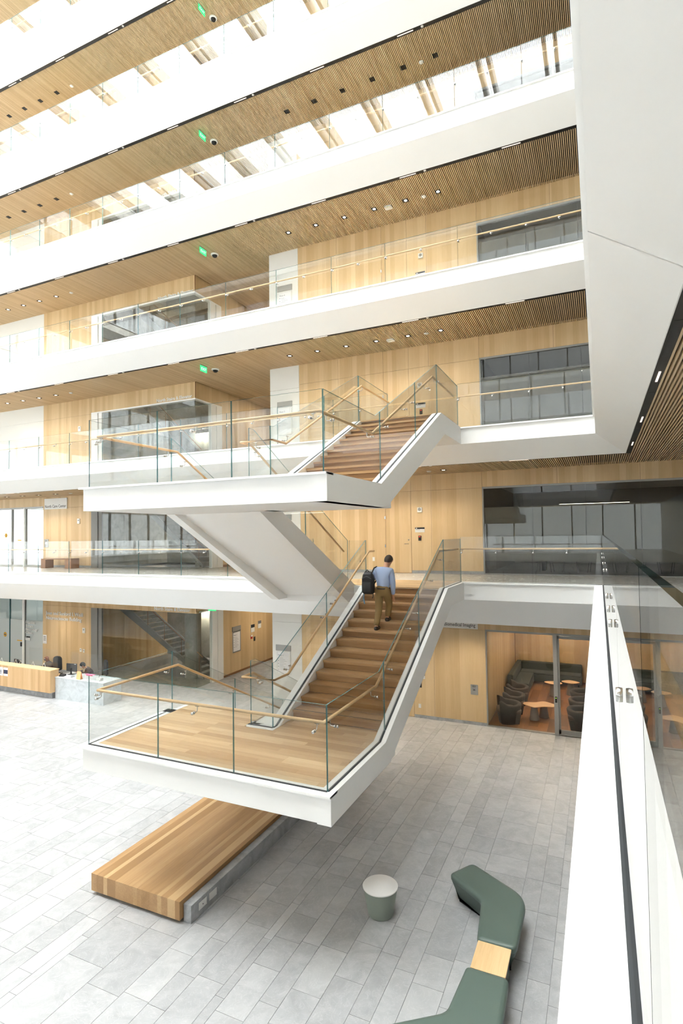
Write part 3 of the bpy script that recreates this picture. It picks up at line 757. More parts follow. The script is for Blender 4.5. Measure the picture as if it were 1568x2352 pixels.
stair('upper white stair with oak treads climbing to the third floor over the lower landing', ZL2, FL[3], 12, FL[2], 13, 13.36, False)
# ------------------------------------------------------------------ rooms behind the glass on the right
def glazing(n, L, x0, x1, joints, posts, film, mat):
    z0, h = FL[L], HEAD[L]
    w = struct(empty('window_%d' % n, (x0, YW, z0)), 'glass front of the room at the right end of the %s floor' % ORD[L])
    def wb(name, a, b, m): return MB().box((a[0]-x0, a[1]-YW, a[2]-z0), (b[0]-x0, b[1]-YW, b[2]-z0)).build(name, m, w)
    wb('frame_head', (x0, YW, h-0.03), (x1, YW+0.1, h+0.03), 'alu'); wb('frame_sill', (x0, YW, z0), (x1, YW+0.1, z0+0.035), 'alu')
    wb('frame_jamb', (x0, YW, z0), (x0+0.04, YW+0.1, h), 'alu')
    for a, b in zip(joints, joints[1:]):
        wb('pane', (a+0.004, YW+0.04, z0+0.035), (b-0.004, YW+0.055, h-0.03), mat)
        if film: wb('privacy_film', (a+0.004, YW+0.057, z0+film[0]), (b-0.004, YW+0.06, z0+film[1]), 'film')
    for a, b in posts: wb('frame_post', (a, YW-0.02, z0), (b, YW+0.1, h), 'alu')
    return w
glazing(7, 1, -3.47, XWR, [-3.43, -2.35, -1.4], [(-1.4, -1.28)], None, 'dglass')
sd = struct(empty('door_8', (-1.28, YW+0.06, 0)), 'sliding glass door of the lounge')
for nm, a, b, m in (('door_rail', (0, 0, 0.02), (1.3, 0.05, 0.16), 'alu'), ('door_rail', (0, 0, 2.97), (1.3, 0.05, 3.05), 'alu'), ('door_stile', (0, 0, 0.02), (0.06, 0.05, 3.05), 'alu'), ('door_stile', (1.24, 0, 0.02), (1.3, 0.05, 3.05), 'alu'), ('pane', (0.06, 0.018, 0.16), (1.24, 0.032, 2.97), 'dglass'), ('threshold', (0, -0.06, 0.002), (1.4, 0.1, 0.018), 'plywood')):
    MB().box(a, b).build(nm, m, sd)
struct(box('window_8', (0.05, YW+0.04, 0.04), (XWR-0.02, YW+0.055, 3.06), 'dglass'), 'fixed lounge glazing beyond the sliding door')
for L, n in ((2, 9), (3, 10), (4, 11), (5, 12), (6, 13)):
    glazing(n, L, -3.47, XWR, [-3.43, -1.9, -0.35, 1.15, 2.7, XWR-0.05], [], (0.44, 2.2), 'dglass')
# lounge shell
lf = struct(box('floor_lounge', (-3.47, YW+0.06, -0.1), (XWR, 25.4, -0.012), 'dark'), 'warm oak floor of the lounge')
rl = random.Random(8); x = -3.46; i = 0
while x < XWR:
    y = YW+0.1-rl.random()*0.8
    while y < 25.4:
        y1 = min(y+rl.choice([0.9, 1.2, 1.5]), 25.4)
        box('plank', (x+0.001, max(y, YW+0.1)+0.001, -0.012), (min(x+0.3, XWR)-0.001, y1-0.001, 0.0), 'loungefloor', lf); y = y1
    x += 0.3
wb_ = struct(box('wall_lounge_back', (-3.47, 25.4, 0), (XWR, 25.5, 3.8), 'darkwood'), 'wood panelled back wall of the lounge')
for a, b in zip([-3.45, -1.95, -0.45, 1.05, 2.6], [-1.95, -0.45, 1.05, 2.6, 4.18]): box('panel', (a+0.004, 25.38, 0.01), (b-0.004, 25.4, 3.28), 'wood', wb_)
struct(box('ceiling_lounge', (-3.47, YW+0.06, 3.3), (XWR, 25.5, 3.4), 'ceilwhite'))
def room_lamp(loc, sx, sy, energy, label, colr=(1, 0.86, 0.68), mat='lamp'):  # builds the meeting room pendants and the added fill lamps
    t = thing('ceiling_light', label, 'light', loc)
    MB().box((-sx/2, -sy/2, -0.012), (sx/2, sy/2, -0.004)).build('diffuser', mat, t); MB().box((-sx/2-0.02, -sy/2-0.02, -0.01), (sx/2+0.02, sy/2+0.02, 0)).build('frame', 'alu', t)
    li = bpy.data.lights.new('lamp', 'AREA'); li.shape = 'RECTANGLE'; li.size = sx; li.size_y = sy; li.energy = energy; li.color = colr
    o = bpy.data.objects.new('lamp', li); link(o, t, (0, 0, -0.03)); return t
room_lamp((-1.6, 20.4, 3.298), 1.2, 0.3, 42, 'long ceiling light over the front of the lounge', (1, 0.75, 0.5))  # both lounge lamps are added to brighten the room
room_lamp((-1.6, 23.6, 3.298), 1.2, 0.3, 42, 'long ceiling light over the lounge sofa', (1, 0.75, 0.5))
for L in range(2, 7):
    z0 = FL[L]; zc = LIP[L+1]
    struct(box('floor_meeting_%d' % L, (-3.47, YW, z0-0.1), (XWR, 29, z0-0.001), 'carpet'))
    struct(box('ceiling_meeting_%d' % L, (-3.47, YW+0.07, HEAD[L]+0.28), (XWR, 26, HEAD[L]+0.36), 'ceilwhite'))
    struct(box('wall_meeting_back_%d' % L, (-3.47, 26, z0), (XWR, 26.1, zc+0.16), 'carpet'))
    room_lamp((-0.15, 22.0, HEAD[L]+0.1 if L > 2 else 7.32), 2.3, 0.09, 25, 'slim white pendant light bar in the %s floor meeting room' % ORD[L], (1, 0.95, 0.88))
# meeting room furniture glimpsed below the film
mt = thing('meeting_table', 'long dark meeting table behind grey filmed glass on the second floor', 'table', (0.4, 21.2, FL[2]))
bevel(MB().box((-2.6, -0.6, 0.71), (2.6, 0.6, 0.75)).build('tabletop', 'darkwood', mt), 0.01)
for sx in (-2.2, 0, 2.2): MB().box((sx-0.06, -0.3, 0), (sx+0.06, 0.3, 0.71)).build('leg', 'black', mt)
def small_chair(loc, rz, label, grp):
    t = thing('meeting_chair', label, 'chair', loc, rz, grp)
    bevel(MB().box((-0.23, -0.22, 0.43), (0.23, 0.22, 0.48)).build('seat', 'tub', t), 0.02)
    bevel(MB().hexa([(-0.22, 0.2, 0.55), (0.22, 0.2, 0.55), (0.22, 0.24, 0.55), (-0.22, 0.24, 0.55), (-0.2, 0.27, 0.86), (0.2, 0.27, 0.86), (0.2, 0.3, 0.86), (-0.2, 0.3, 0.86)]).build('backrest', 'tub', t), 0.015)
    for sx in (-1, 1):
        for sy in (-1, 1): MB().tube([(sx*0.18, sy*0.17, 0.43), (sx*0.24, sy*0.23, 0)], 0.011, 6).build('leg', 'black', t)
        MB().tube([(sx*0.2, 0.2, 0.44), (sx*0.2, 0.23, 0.6)], 0.01, 6).build('back_post', 'black', t)
for i, x in enumerate((-1.7, -0.9, -0.1, 0.7, 1.5, 2.3)):
    small_chair((x, 20.3, FL[2]), R(180+rl.uniform(-12, 12)), 'slim black-legged chair at the meeting table, %s from the left' % ('first', 'second', 'third', 'fourth', 'fifth', 'sixth')[i], 'meeting chairs')
# ---- lounge furniture
def rpoly(pts, r, n=6):
    out = []; m = len(pts)
    for i in range(m):
        p, a, b = Vector(pts[i]), Vector(pts[i-1]), Vector(pts[(i+1) % m])
        da, db = (a-p), (b-p); rr = r[i] if isinstance(r, (list, tuple)) else r
        rr = min(rr, da.length*0.45, db.length*0.45); s, e = p+da.normalized()*rr, p+db.normalized()*rr
        for k in range(n+1):
            t = k/n; out.append(tuple(s*(1-t)**2+p*2*t*(1-t)+e*t*t))
    return out
def inset(poly, d):
    m = len(poly); area = sum(poly[i][0]*poly[(i+1) % m][1]-poly[(i+1) % m][0]*poly[i][1] for i in range(m)); sg = 1 if area > 0 else -1
    out = []
    for i in range(m):
        a, p, b = Vector(poly[i-1]), Vector(poly[i]), Vector(poly[(i+1) % m])
        t = (b-a).normalized(); out.append((p.x-t.y*d*sg, p.y+t.x*d*sg))
    return out
def loft(mb, poly, levels, mi=0, base=True, sm=True):
    """levels: (inset, z) rings bottom to top, closed by a flat top"""
    m = len(poly); vs = []
    for d, z in levels:
        for p in inset(poly, d): vs.append((p[0], p[1], z))
    fs = [(i*m+j, i*m+(j+1) % m, (i+1)*m+(j+1) % m, (i+1)*m+j) for i in range(len(levels)-1) for j in range(m)]
    mb.add(vs, fs, mi, sm)
    tri = tessellate_polygon([[Vector((v[0], v[1], 0)) for v in vs[-m:]]])
    up = lambda t: t if (Vector(vs[-m+t[1]])-Vector(vs[-m+t[0]])).cross(Vector(vs[-m+t[2]])-Vector(vs[-m+t[0]])).z > 0 else t[::-1]
    mb.add(vs[-m:], [up(t) for t in tri], mi, False)
    if base: mb.add(vs[:m], [up(t)[::-1] for t in tri], mi)
    return mb
def ccw(p):
    a = sum(p[i][0]*p[(i+1) % len(p)][1]-p[(i+1) % len(p)][0]*p[i][1] for i in range(len(p)))
    return p if a > 0 else p[::-1]
def tub_chair(loc, rz, label, grp):
    """barrel armchair, open side towards local -y"""
    t = thing('tub_chair', label, 'armchair', loc, rz, grp); t.scale = (1.2, 1.2, 1.08)
    n = 22; rings = []
    for i in range(n+1):
        a = R(-215+250*i/n); c, s = math.cos(a), math.sin(a)
        f = max(0.0, s); zt = 0.58+0.18*f**0.7
        prof = [(0.30, 0.0), (0.385, 0.45), (0.40, zt-0.03), (0.385, zt), (0.30, zt), (0.28, zt-0.03), (0.27, 0.40)]
        rings.append([(r*c, r*s, z) for r, z in prof])
    mb = MB(); k = 7; vs = [p for r in rings for p in r]
    mb.add(vs, [(i*k+j, (i+1)*k+j, (i+1)*k+(j+1) % k, i*k+(j+1) % k) for i in range(n) for j in range(k)], 0, True)
    mb.add(rings[0], [tuple(range(k))]); mb.add(rings[-1], [tuple(range(k))[::-1]])
    mb.build('shell', 'tub', t)
    seat = ccw(rpoly([(-0.29, -0.37), (0.29, -0.37), (0.30, 0.1), (0.18, 0.27), (-0.18, 0.27), (-0.30, 0.1)], 0.12))
    loft(MB(), seat, [(0.02, 0.31), (0.0, 0.34), (0.0, 0.41), (0.02, 0.43), (0.06, 0.435)]).build('seat_cushion', 'tub2', t)
    loft(MB(), seat, [(0.06, 0.0), (0.01, 0.31)]).build('base', 'tub', t)
    return t
g1, g2 = 'armchairs along the lounge wall', 'armchairs facing the lounge tables'
for y, rz, nm in ((19.35, 105, 'closest to the glass'), (20.45, 95, 'in the middle of the left row'), (21.55, 88, 'last in the left row')):
    tub_chair((-2.95, y, 0), R(rz), 'charcoal tub armchair by the lounge side wall, '+nm, g1)
for y, nm in ((19.5, 'closest to the glass'), (20.6, 'in the middle of the right row'), (21.7, 'at the back of the right row')):
    tub_chair((-0.62, y, 0), R(-88), 'charcoal tub armchair beyond the sliding door, '+nm, g2)
so = thing('corner_sofa', 'slate grey corner sofa along the back of the lounge', 'sofa', (-3.4, 22.5, 0))
def sb(name, a, b, m='sofa', w=0.04): return bevel(MB().box(a, b).build(name, m, so), w, 3)
sb('seat_base', (0.02, 0, 0.1), (0.8, 2.0, 0.4)); sb('seat_base', (0.02, 2.0, 0.1), (2.62, 2.82, 0.4))
sb('seat_cushion', (0.24, 0.02, 0.4), (0.8, 1.98, 0.48)); sb('seat_cushion', (0.24, 2.0, 0.4), (2.6, 2.56, 0.48))
sb('backrest', (0.02, 0, 0.4), (0.23, 2.82, 0.78)); sb('backrest', (0.23, 2.57, 0.4), (2.62, 2.82, 0.78))
for x, y in ((0.1, 0.1), (0.72, 0.1), (2.5, 2.1), (2.5, 2.74), (0.1, 2.74)): MB().tube([(x, y, 0), (x, y, 0.1)], 0.025, 8).build('leg', 'black', so)
def pebble_table(loc, top, peds, label):
    t = thing('pebble_table', label, 'table', loc, 0, 'lounge tables')
    loft(MB(), ccw(top), [(0.015, 0.475), (0.0, 0.485), (0.0, 0.497), (0.01, 0.5)]).build('tabletop', 'peach', t)
    for x, y in peds: MB().lathe([(0, 0), (0.165, 0.0), (0.16, 0.03), (0.09, 0.475), (0, 0.475)], (x, y, 0), 20).build('pedestal', 'pedestal', t)
cloud = rpoly([(-0.52, -0.12), (-0.1, -0.42), (0.12, -0.18), (0.5, -0.12), (0.52, 0.18), (0.1, 0.48), (-0.12, 0.2), (-0.5, 0.14)], 0.2)
pebble_table((-1.98, 19.95, 0), cloud, [(-0.15, -0.08), (0.12, 0.3)], 'peach cloud-shaped lounge table on two stone-grey cone legs')
peb = rpoly([(-0.42, 0.02), (-0.05, -0.3), (0.4, -0.05), (0.1, 0.3)], 0.26)
pebble_table((-1.75, 23.05, 0), peb, [(0, 0)], 'peach leaf-shaped table in front of the sofa, nearer the wall')
pebble_table((-1.15, 23.4, 0), [(-x, y) for x, y in peb], [(0, 0)], 'peach leaf-shaped table in front of the sofa, behind the door post')
# ------------------------------------------------------------------ left end: clinic doors (ground) and lobby doors (second floor)
cl = struct(empty('window_14', (-26, YW, 0)), 'partly frosted glass front of the clinic beside the desk')
def cb(name, a, b, m): return MB().box((a[0]+26, a[1]-YW, a[2]), (b[0]+26, b[1]-YW, b[2])).build(name, m, cl)
for a, b in ((XWL+0.05, -33.6), (-33.6, -30.4), (-30.4, -28.7), (-28.7, -27.06), (-27.02, -26.05), (-25.9, -24.62)):
    cb('pane', (a+0.01, YW+0.03, 2.3), (b-0.01, YW+0.045, 3.66), 'glass'); cb('frosted_pane', (a+0.01, YW+0.03, 0.03), (b-0.01, YW+0.045, 2.3), 'frost')
cb('door_post', (-26.05, YW-0.03, 0), (-25.9, YW+0.08, 3.7), 'white'); cb('door_edge', (-27.06, YW+0.0, 0.02), (-27.02, YW+0.06, 3.7), 'edge')
cb('reveal', (-25.9, YW, 0), (-25.86, YW+0.05, 3.7), 'greyframe')
cb('door_pull', (-26.16, YW-0.05, 1.0), (-26.06, YW-0.01, 1.2), 'black')
struct(box('floor_clinic', (XWL, YW, -0.1), (-24.6, 29, -0.002), 'terrazzo'))
struct(box('wall_clinic_inner', (-29.2, 24.5, 0), (-24.6, 24.6, 1.9), 'alu'))
tag(bevel(MB().box((-29.5, 22.4, 0), (-27.2, 23.1, 1.95)).build('clinic_cabinet', 'gasket'), 0.02), 'dark low cabinet glimpsed above the frosting in the clinic', 'cabinet')
lob = struct(empty('window_15', (-26, YW, FL[2])), 'sliding glass entrance of the care center')
def lb_(name, a, b, m): return MB().box((a[0]+26, a[1]-YW, a[2]), (b[0]+26, b[1]-YW, b[2])).build(name, m, lob)
for a, b in ((XWL+0.05, -33.6), (-33.6, -30.4), (-30.4, -28.6), (-28.6, -26.95), (-26.87, -26.02), (-25.85, -24.64)): lb_('pane', (a+0.01, YW+0.03, 0.1), (b-0.01, YW+0.045, 2.88), 'glass')
for a, b, m in ((-28.63, -28.57, 'alu'), (-26.95, -26.87, 'alu'), (-26.02, -25.94, 'white'), (-25.92, -25.85, 'alu')): lb_('frame_post', (a, YW-0.02, 0), (b, YW+0.09, 2.9), m)
lb_('frame_head', (XWL+0.05, YW-0.01, 2.86), (-24.62, YW+0.1, 2.95), 'alu'); lb_('frame_sill', (XWL+0.05, YW, 0), (-24.62, YW+0.08, 0.1), 'alu')
panel(XWL, -24.6, HEAD[2]+0.1, LIP[3]+0.07, 'wood')
struct(box('floor_lobby', (XWL, YW, FL[2]-0.1), (-24.6, 29, FL[2]-0.001), 'terrazzo'))
ow = struct(empty('window_16', (-30, 29, 0)), 'tall outer windows behind the lobby')
for z0, z1 in ((0.5, 3.7), (5.2, 8.3)):
    for i in range(9):
        x = XWL+0.2+1.55*i; MB().box((x+30-0.04, -0.05, z0), (x+30+0.04, 0.15, z1)).build('mullion', 'greyframe', ow)
    MB().box((XWL+30, -0.04, (z0+z1)/2-0.03), (-24.5+30, 0.1, (z0+z1)/2+0.03)).build('transom', 'greyframe', ow)
    MB().box((XWL+30, 0.03, z0), (-24.5+30, 0.05, z1)).build('pane', 'deepsolar', ow)
tag(MB().lathe([(0.3, 0), (0.3, 3.4)], (-26.6, 22.6, FL[2]), 24).build('lobby_column', 'concrete'), 'round concrete column inside the second floor lobby', 'column')
def tree(loc, label, seed):
    r = random.Random(seed); t = thing('street_tree', label, 'tree', loc, 0, 'trees outside the lobby windows')
    MB().tube([(0, 0, 0), (0.1, 0, 3), (0, 0.1, 6)], [0.14, 0.1, 0.05], 8).build('trunk', 'bark', t)
    mb = MB()
    for i in range(900):
        d = Vector((r.gauss(0, 1), r.gauss(0, 1), r.gauss(0, 1.1))).normalized()*(r.random()**0.4); p = Vector((d.x*1.9, d.y*1.9, 6.2+d.z*2.3))
        u = Vector((r.gauss(0, 1), r.gauss(0, 1), r.gauss(0, 1))).normalized()*0.13; w = u.cross(Vector((r.gauss(0, 1), r.gauss(0, 1), r.gauss(0, 1)))).normalized()*0.09
        mb.add([p-u, p+w, p+u, p-w], [(0, 1, 2, 3)])
    mb.build('crown', 'leaf', t)
tree((-39.0, 33.5, 0), 'bright green tree outside the lobby windows, further left', 1); tree((-35.2, 32.6, 0), 'bright green tree outside the lobby windows, further right', 2)
# ------------------------------------------------------------------ atrium furniture
bn = thing('timber_bench', 'broad laminated oak bench with a grey stone end block under the stair landing', 'bench', (-7.34, 7.27, 0))
rb = random.Random(4); x = -0.99
while x < 0.995:
    w = min(rb.choice([0.09, 0.13, 0.16, 0.19]), 0.995-x)
    if 0.995-x-w < 0.05: w = 0.995-x
    MB().box((x+0.0004, 0, 0.065), (x+w-0.0004, 5.4, 0.36)).build('stave', 'stave', bn); x += w
MB().box((-0.75, 0.35, 0), (0.9, 5.3, 0.065)).build('plinth', 'gasket', bn)
sbk = bevel(MB().box((1.0, 0.09, 0), (1.155, 5.4, 0.287)).build('stone_block', 'stone', bn), 0.004)
for y in (0.28, 0.55):
    o = bevel(MB().box((1.155, y, 0.1), (1.163, y+0.2, 0.22)).build('power_outlet', 'device', sbk), 0.003)
MB().box((1.162, 0.37, 0.15), (1.165, 0.39, 0.165)).build('socket', 'black', sbk)
sl = thing('drum_table', 'tapered sage green drum table with a white round top', 'side table', (-3.46, 8.84, 0))
MB().lathe([(0, 0), (0.205, 0), (0.212, 0.02), (0.285, 0.44), (0.28, 0.447)], n=48).build('body', 'sage', sl)
MB().lathe([(0.292, 0.435), (0.295, 0.45), (0.288, 0.458), (0, 0.458)], n=48).build('top', 'whitetop', sl)
MB().lathe([(0.19, 0), (0.2, 0.012)], n=40).build('foot_ring', 'black', sl)
def module(pts, radii, label):
    cx_ = sum(p[0] for p in pts)/len(pts); cy_ = sum(p[1] for p in pts)/len(pts)
    t = thing('bench_seat', label, 'bench', (cx_, cy_, 0), 0, 'green modular seats')
    poly = ccw(rpoly([(p[0]-cx_, p[1]-cy_) for p in pts], radii, 8))
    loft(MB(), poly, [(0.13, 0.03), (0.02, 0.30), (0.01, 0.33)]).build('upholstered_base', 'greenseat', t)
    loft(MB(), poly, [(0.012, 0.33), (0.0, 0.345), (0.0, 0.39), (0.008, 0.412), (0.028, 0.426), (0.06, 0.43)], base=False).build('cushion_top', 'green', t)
    loft(MB(), poly, [(0.15, 0.0), (0.15, 0.03)]).build('kick_plate', 'black', t)
    return t
module([(-2.50, 9.66), (-2.20, 10.14), (-1.20, 9.52), (-1.21, 8.30), (-1.76, 8.29), (-1.865, 9.19)], [0.08, 0.12, 0.3, 0.1, 0.07, 0.08], 'green leather boomerang seat with its far end pointing to the stairs')
module([(-1.79, 7.73), (-1.225, 7.735), (-1.195, 6.62), (-2.27, 5.85), (-2.62, 6.33), (-1.86, 6.90)], [0.07, 0.1, 0.3, 0.12, 0.08, 0.1], 'green leather boomerang seat at the bottom edge of the picture')
tb = thing('link_table', 'square oak table joining the two green seats', 'side table', (-1.508, 8.01, 0))
bevel(MB().box((-0.232, -0.275, 0.375), (0.232, 0.275, 0.41)).build('tabletop', 'plywood', tb), 0.004)
MB().box((-0.2, -0.26, 0), (0.2, 0.26, 0.375)).build('base', 'greenseat', tb)
# second-floor bench by the care center
b2 = thing('lobby_bench', 'plain brown wood bench below the care center sign', 'bench', (-22.8, 18.1, FL[2]))
for nm, a, b in (('seat', (-1.0, -0.22, 0.40), (1.0, 0.22, 0.45)), ('leg', (-1.0, -0.22, 0), (-0.7, 0.22, 0.40)), ('leg', (0.6, -0.22, 0), (1.0, 0.22, 0.40))): MB().box(a, b).build(nm, 'darkwood', b2)
# ------------------------------------------------------------------ reception desk
dk = thing('reception_desk', 'maple fronted reception counter on a grey marble plinth', 'desk', (-22.6, 15.6, 0))
for a, b in zip([-3.6, -2.4, -0.9, 0.8], [-2.4, -0.9, 0.8, 2.93]): MB().box((a+0.001, -0.4, 0.25), (b-0.001, -0.02, 1.10)).build('front_panel', 'deskwood', dk)
bevel(MB().box((-3.6, -0.4, 1.10), (2.93, 0.02, 1.125)).build('counter_top', 'plywood', dk), 0.003)
for a, b in ((-3.6, -0.6), (-0.6, 2.85)): MB().box((a, -0.25, 0), (b, -0.03, 0.25)).build('plinth', 'stone', dk)
MB().box((-3.6, 0.02, 0.70), (2.85, 0.6, 0.73)).build('worktop', 'plywood', dk)
MB().box((-3.6, 0.3, 0), (-3.5, 0.6, 0.7)).build('leg', 'deskwood', dk); MB().box((1.6, 0.3, 0), (1.7, 0.6, 0.7)).build('leg', 'deskwood', dk)
ds_ = thing('stone_desk', 'pale grey marble block desk at the end of the reception counter', 'desk', (-18.36, 15.85, 0))
MB().box((-1.3, -0.43, 0), (1.3, -0.35, 0.80)).build('front_slab', 'desk_stone', ds_); MB().box((1.22, -0.35, 0), (1.3, 0.43, 0.80)).build('side_slab', 'desk_stone', ds_)
bevel(MB().box((-1.38, -0.44, 0.80), (1.31, 0.43, 0.835)).build('top_slab', 'desk_stone', ds_), 0.004)
MB().box((-1.3, 0.3, 0), (-1.22, 0.43, 0.80)).build('leg', 'desk_stone', ds_)
sg = thing('sneeze_screen', 'clear acrylic screen standing on the marble desk', 'screen', (-19.1, 15.66, 0.835))
MB().box((0.05, -0.004, 0.0), (1.72, 0.004, 0.98)).build('acrylic_sheet', 'acrylic', sg); MB().box((-0.05, 0.02, 0.0), (-0.042, 0.42, 0.98)).build('acrylic_sheet', 'acrylic', sg)
for x in (0.12, 1.65): MB().box((x-0.01, -0.08, 0), (x+0.01, 0.08, 0.03)).build('clip_foot', 'steel', sg)
sg2 = thing('counter_screen', 'tall clear acrylic screen behind the maple counter', 'screen', (-21.0, 15.72, 0.73))
MB().box((-0.6, -0.004, 0), (1.1, 0.004, 1.08)).build('acrylic_sheet', 'acrylic', sg2)
for x in (-0.5, 1.0): MB().box((x-0.01, -0.07, 0), (x+0.01, 0.07, 0.03)).build('clip_foot', 'steel', sg2)
def monitor(loc, rz, label, w=0.5, h=0.31):
    t = thing('monitor', label, 'monitor', loc, rz)
    bevel(MB().box((-w/2, -0.02, 0.12), (w/2, 0.02, 0.12+h)).build('display_case', 'gasket', t), 0.006)
    MB().box((-w/2+0.012, 0.02, 0.135), (w/2-0.012, 0.022, 0.105+h)).build('screen_face', 'black', t)
    MB().box((-0.03, -0.05, 0.0), (0.03, -0.02, 0.26)).build('stand_neck', 'black', t)
    bevel(MB().box((-0.13, -0.1, 0), (0.13, 0.1, 0.015)).build('stand_foot', 'black', t), 0.004)
    MB().box((w/2-0.12, -0.022, 0.09+h), (w/2-0.02, -0.0205, 0.11+h)).build('asset_sticker', 'paper', t)
monitor((-19.42, 15.98, 0.835), R(8), 'black monitor seen from behind on the marble desk')
monitor((-22.75, 16.02, 0.73), R(-6), 'dark monitor behind the maple counter')
ph = thing('desk_phone', 'black desk phone beside the monitor on the marble desk', 'phone', (-19.53, 15.64, 0.835), R(10))
MB().hexa([(-0.1, -0.09, 0), (0.1, -0.09, 0), (0.1, 0.09, 0), (-0.1, 0.09, 0), (-0.1, -0.09, 0.02), (0.1, -0.09, 0.02), (0.1, 0.09, 0.07), (-0.1, 0.09, 0.07)]).build('phone_base', 'black', ph)
MB().tube([(-0.07, -0.08, 0.055), (-0.07, 0.0, 0.085), (-0.07, 0.08, 0.1)], 0.018, 8).build('handset', 'black', ph)
op = thing('paper_sign', 'orange folded paper sign on the front of the marble desk', 'sign', (-18.45, 15.5, 0.835))
MB().hexa([(-0.11, -0.03, 0), (0.11, -0.03, 0), (0.11, -0.028, 0), (-0.11, -0.028, 0), (-0.11, 0.02, 0.3), (0.11, 0.02, 0.3), (0.11, 0.022, 0.3), (-0.11, 0.022, 0.3)]).build('sheet', 'orange', op)
MB().hexa([(-0.11, 0.09, 0), (0.11, 0.09, 0), (0.11, 0.092, 0), (-0.11, 0.092, 0), (-0.11, 0.022, 0.3), (0.11, 0.022, 0.3), (0.11, 0.024, 0.3), (-0.11, 0.024, 0.3)]).build('back_leaf', 'orange', op)
bx = thing('tissue_box', 'small white tissue box near the end of the marble desk', 'box', (-17.55, 15.68, 0.835))
MB().box((-0.12, -0.07, 0), (0.12, 0.07, 0.1)).build('carton', 'device', bx); MB().hexa([(-0.05, -0.02, 0.1), (0.05, -0.02, 0.1), (0.05, 0.02, 0.1), (-0.05, 0.02, 0.1), (-0.02, -0.03, 0.15), (0.04, -0.01, 0.14), (0.03, 0.03, 0.16), (-0.03, 0.01, 0.15)]).build('tissue', 'paper', bx)
pk = thing('hand_sanitizer', 'small dark pump bottle behind the tissue box', 'bottle', (-17.75, 15.86, 0.835))
MB().lathe([(0, 0), (0.03, 0), (0.03, 0.1), (0.01, 0.125), (0.01, 0.15)], n=14).build('bottle_body', 'gasket', pk); MB().tube([(0, 0, 0.15), (0, 0, 0.165), (0.04, 0, 0.165)], 0.006, 6).build('pump', 'black', pk)
for i, x in enumerate((-22.95, -22.05, -21.75, -21.0, -20.35)):
    e = thing('sign_stand', 'small clear tent stand on the maple counter, %s from the left' % ('first', 'second', 'third', 'fourth', 'fifth')[i], 'stand', (x, 15.45, 1.125), 0, 'clear tent stands on the counter')
    for s_ in (-1, 1): MB().tube([(0.11*s_, 0, 0.004), (0, 0, 0.2)], 0.006, 6).build('strut', 'device', e)
for x, nm, pr in ((-22.62, 'white notice with a walking figure taped to the counter front', 0), (-22.32, 'white and navy notice taped to the counter front', 1)):
    p = thing('paper_notice', nm, 'notice', (x, 15.2, 0.85)); MB().box((-0.13, -0.003, -0.17), (0.13, 0.0, 0.17)).build('sheet', 'paper', p)
    if pr: MB().box((-0.13, -0.0045, -0.08), (0.13, -0.003, 0.08)).build('print_band', 'navy', p)
    else:
        mb = MB(); mb.box((-0.02, -0.0045, -0.06), (0.02, -0.003, 0.05)); mb.lathe([(0, -0.0045), (0.02, -0.0045)], (0, 0, 0.075), 10, axis='y'); mb.hexa([(-0.05, -0.0045, -0.11), (-0.03, -0.0045, -0.11), (-0.03, -0.003, -0.11), (-0.05, -0.003, -0.11), (-0.01, -0.0045, -0.06), (0.01, -0.0045, -0.06), (0.01, -0.003, -0.06), (-0.01, -0.003, -0.06)]); mb.box((0.01, -0.0045, -0.11), (0.03, -0.003, -0.06)); mb.box((-0.06, -0.0045, 0.0), (0.06, -0.003, 0.015)); mb.build('printed_figure', 'ink', p)
def office_chair(loc, rz, label):
    t = thing('office_chair', label, 'chair', loc, rz)
    bevel(MB().box((-0.24, -0.24, 0.44), (0.24, 0.24, 0.52)).build('seat', 'black', t), 0.03, 3)
    bk = ccw(rpoly([(-0.22, 0.6), (0.22, 0.6), (0.2, 1.12), (0.1, 1.2), (-0.1, 1.2), (-0.2, 1.12)], 0.09)); mb = MB(); mb.prism(bk, 'y', 0.24, 0.31); bevel(mb.build('backrest', 'gasket', t), 0.02, 2, 60)
    MB().tube([(0, 0.2, 0.47), (0, 0.3, 0.5), (0, 0.31, 0.7)], 0.02, 8).build('back_post', 'black', t); MB().tube([(0, 0, 0.09), (0, 0, 0.45)], 0.028, 10).build('gas_lift', 'black', t)
    for i in range(5):
        a = R(72*i); MB().tube([(0, 0, 0.1), (0.3*math.cos(a), 0.3*math.sin(a), 0.06)], 0.02, 6).build('base_arm', 'black', t)
        MB().lathe([(0, -0.02), (0.03, -0.02), (0.03, 0.02), (0, 0.02)], (0.3*math.cos(a), 0.3*math.sin(a), 0.03), 10, axis='x').build('castor', 'black', t)
office_chair((-19.0, 16.95, 0), R(-25), 'black office chair behind the marble desk'); office_chair((-21.45, 16.7, 0), R(10), 'black office chair behind the maple counter')
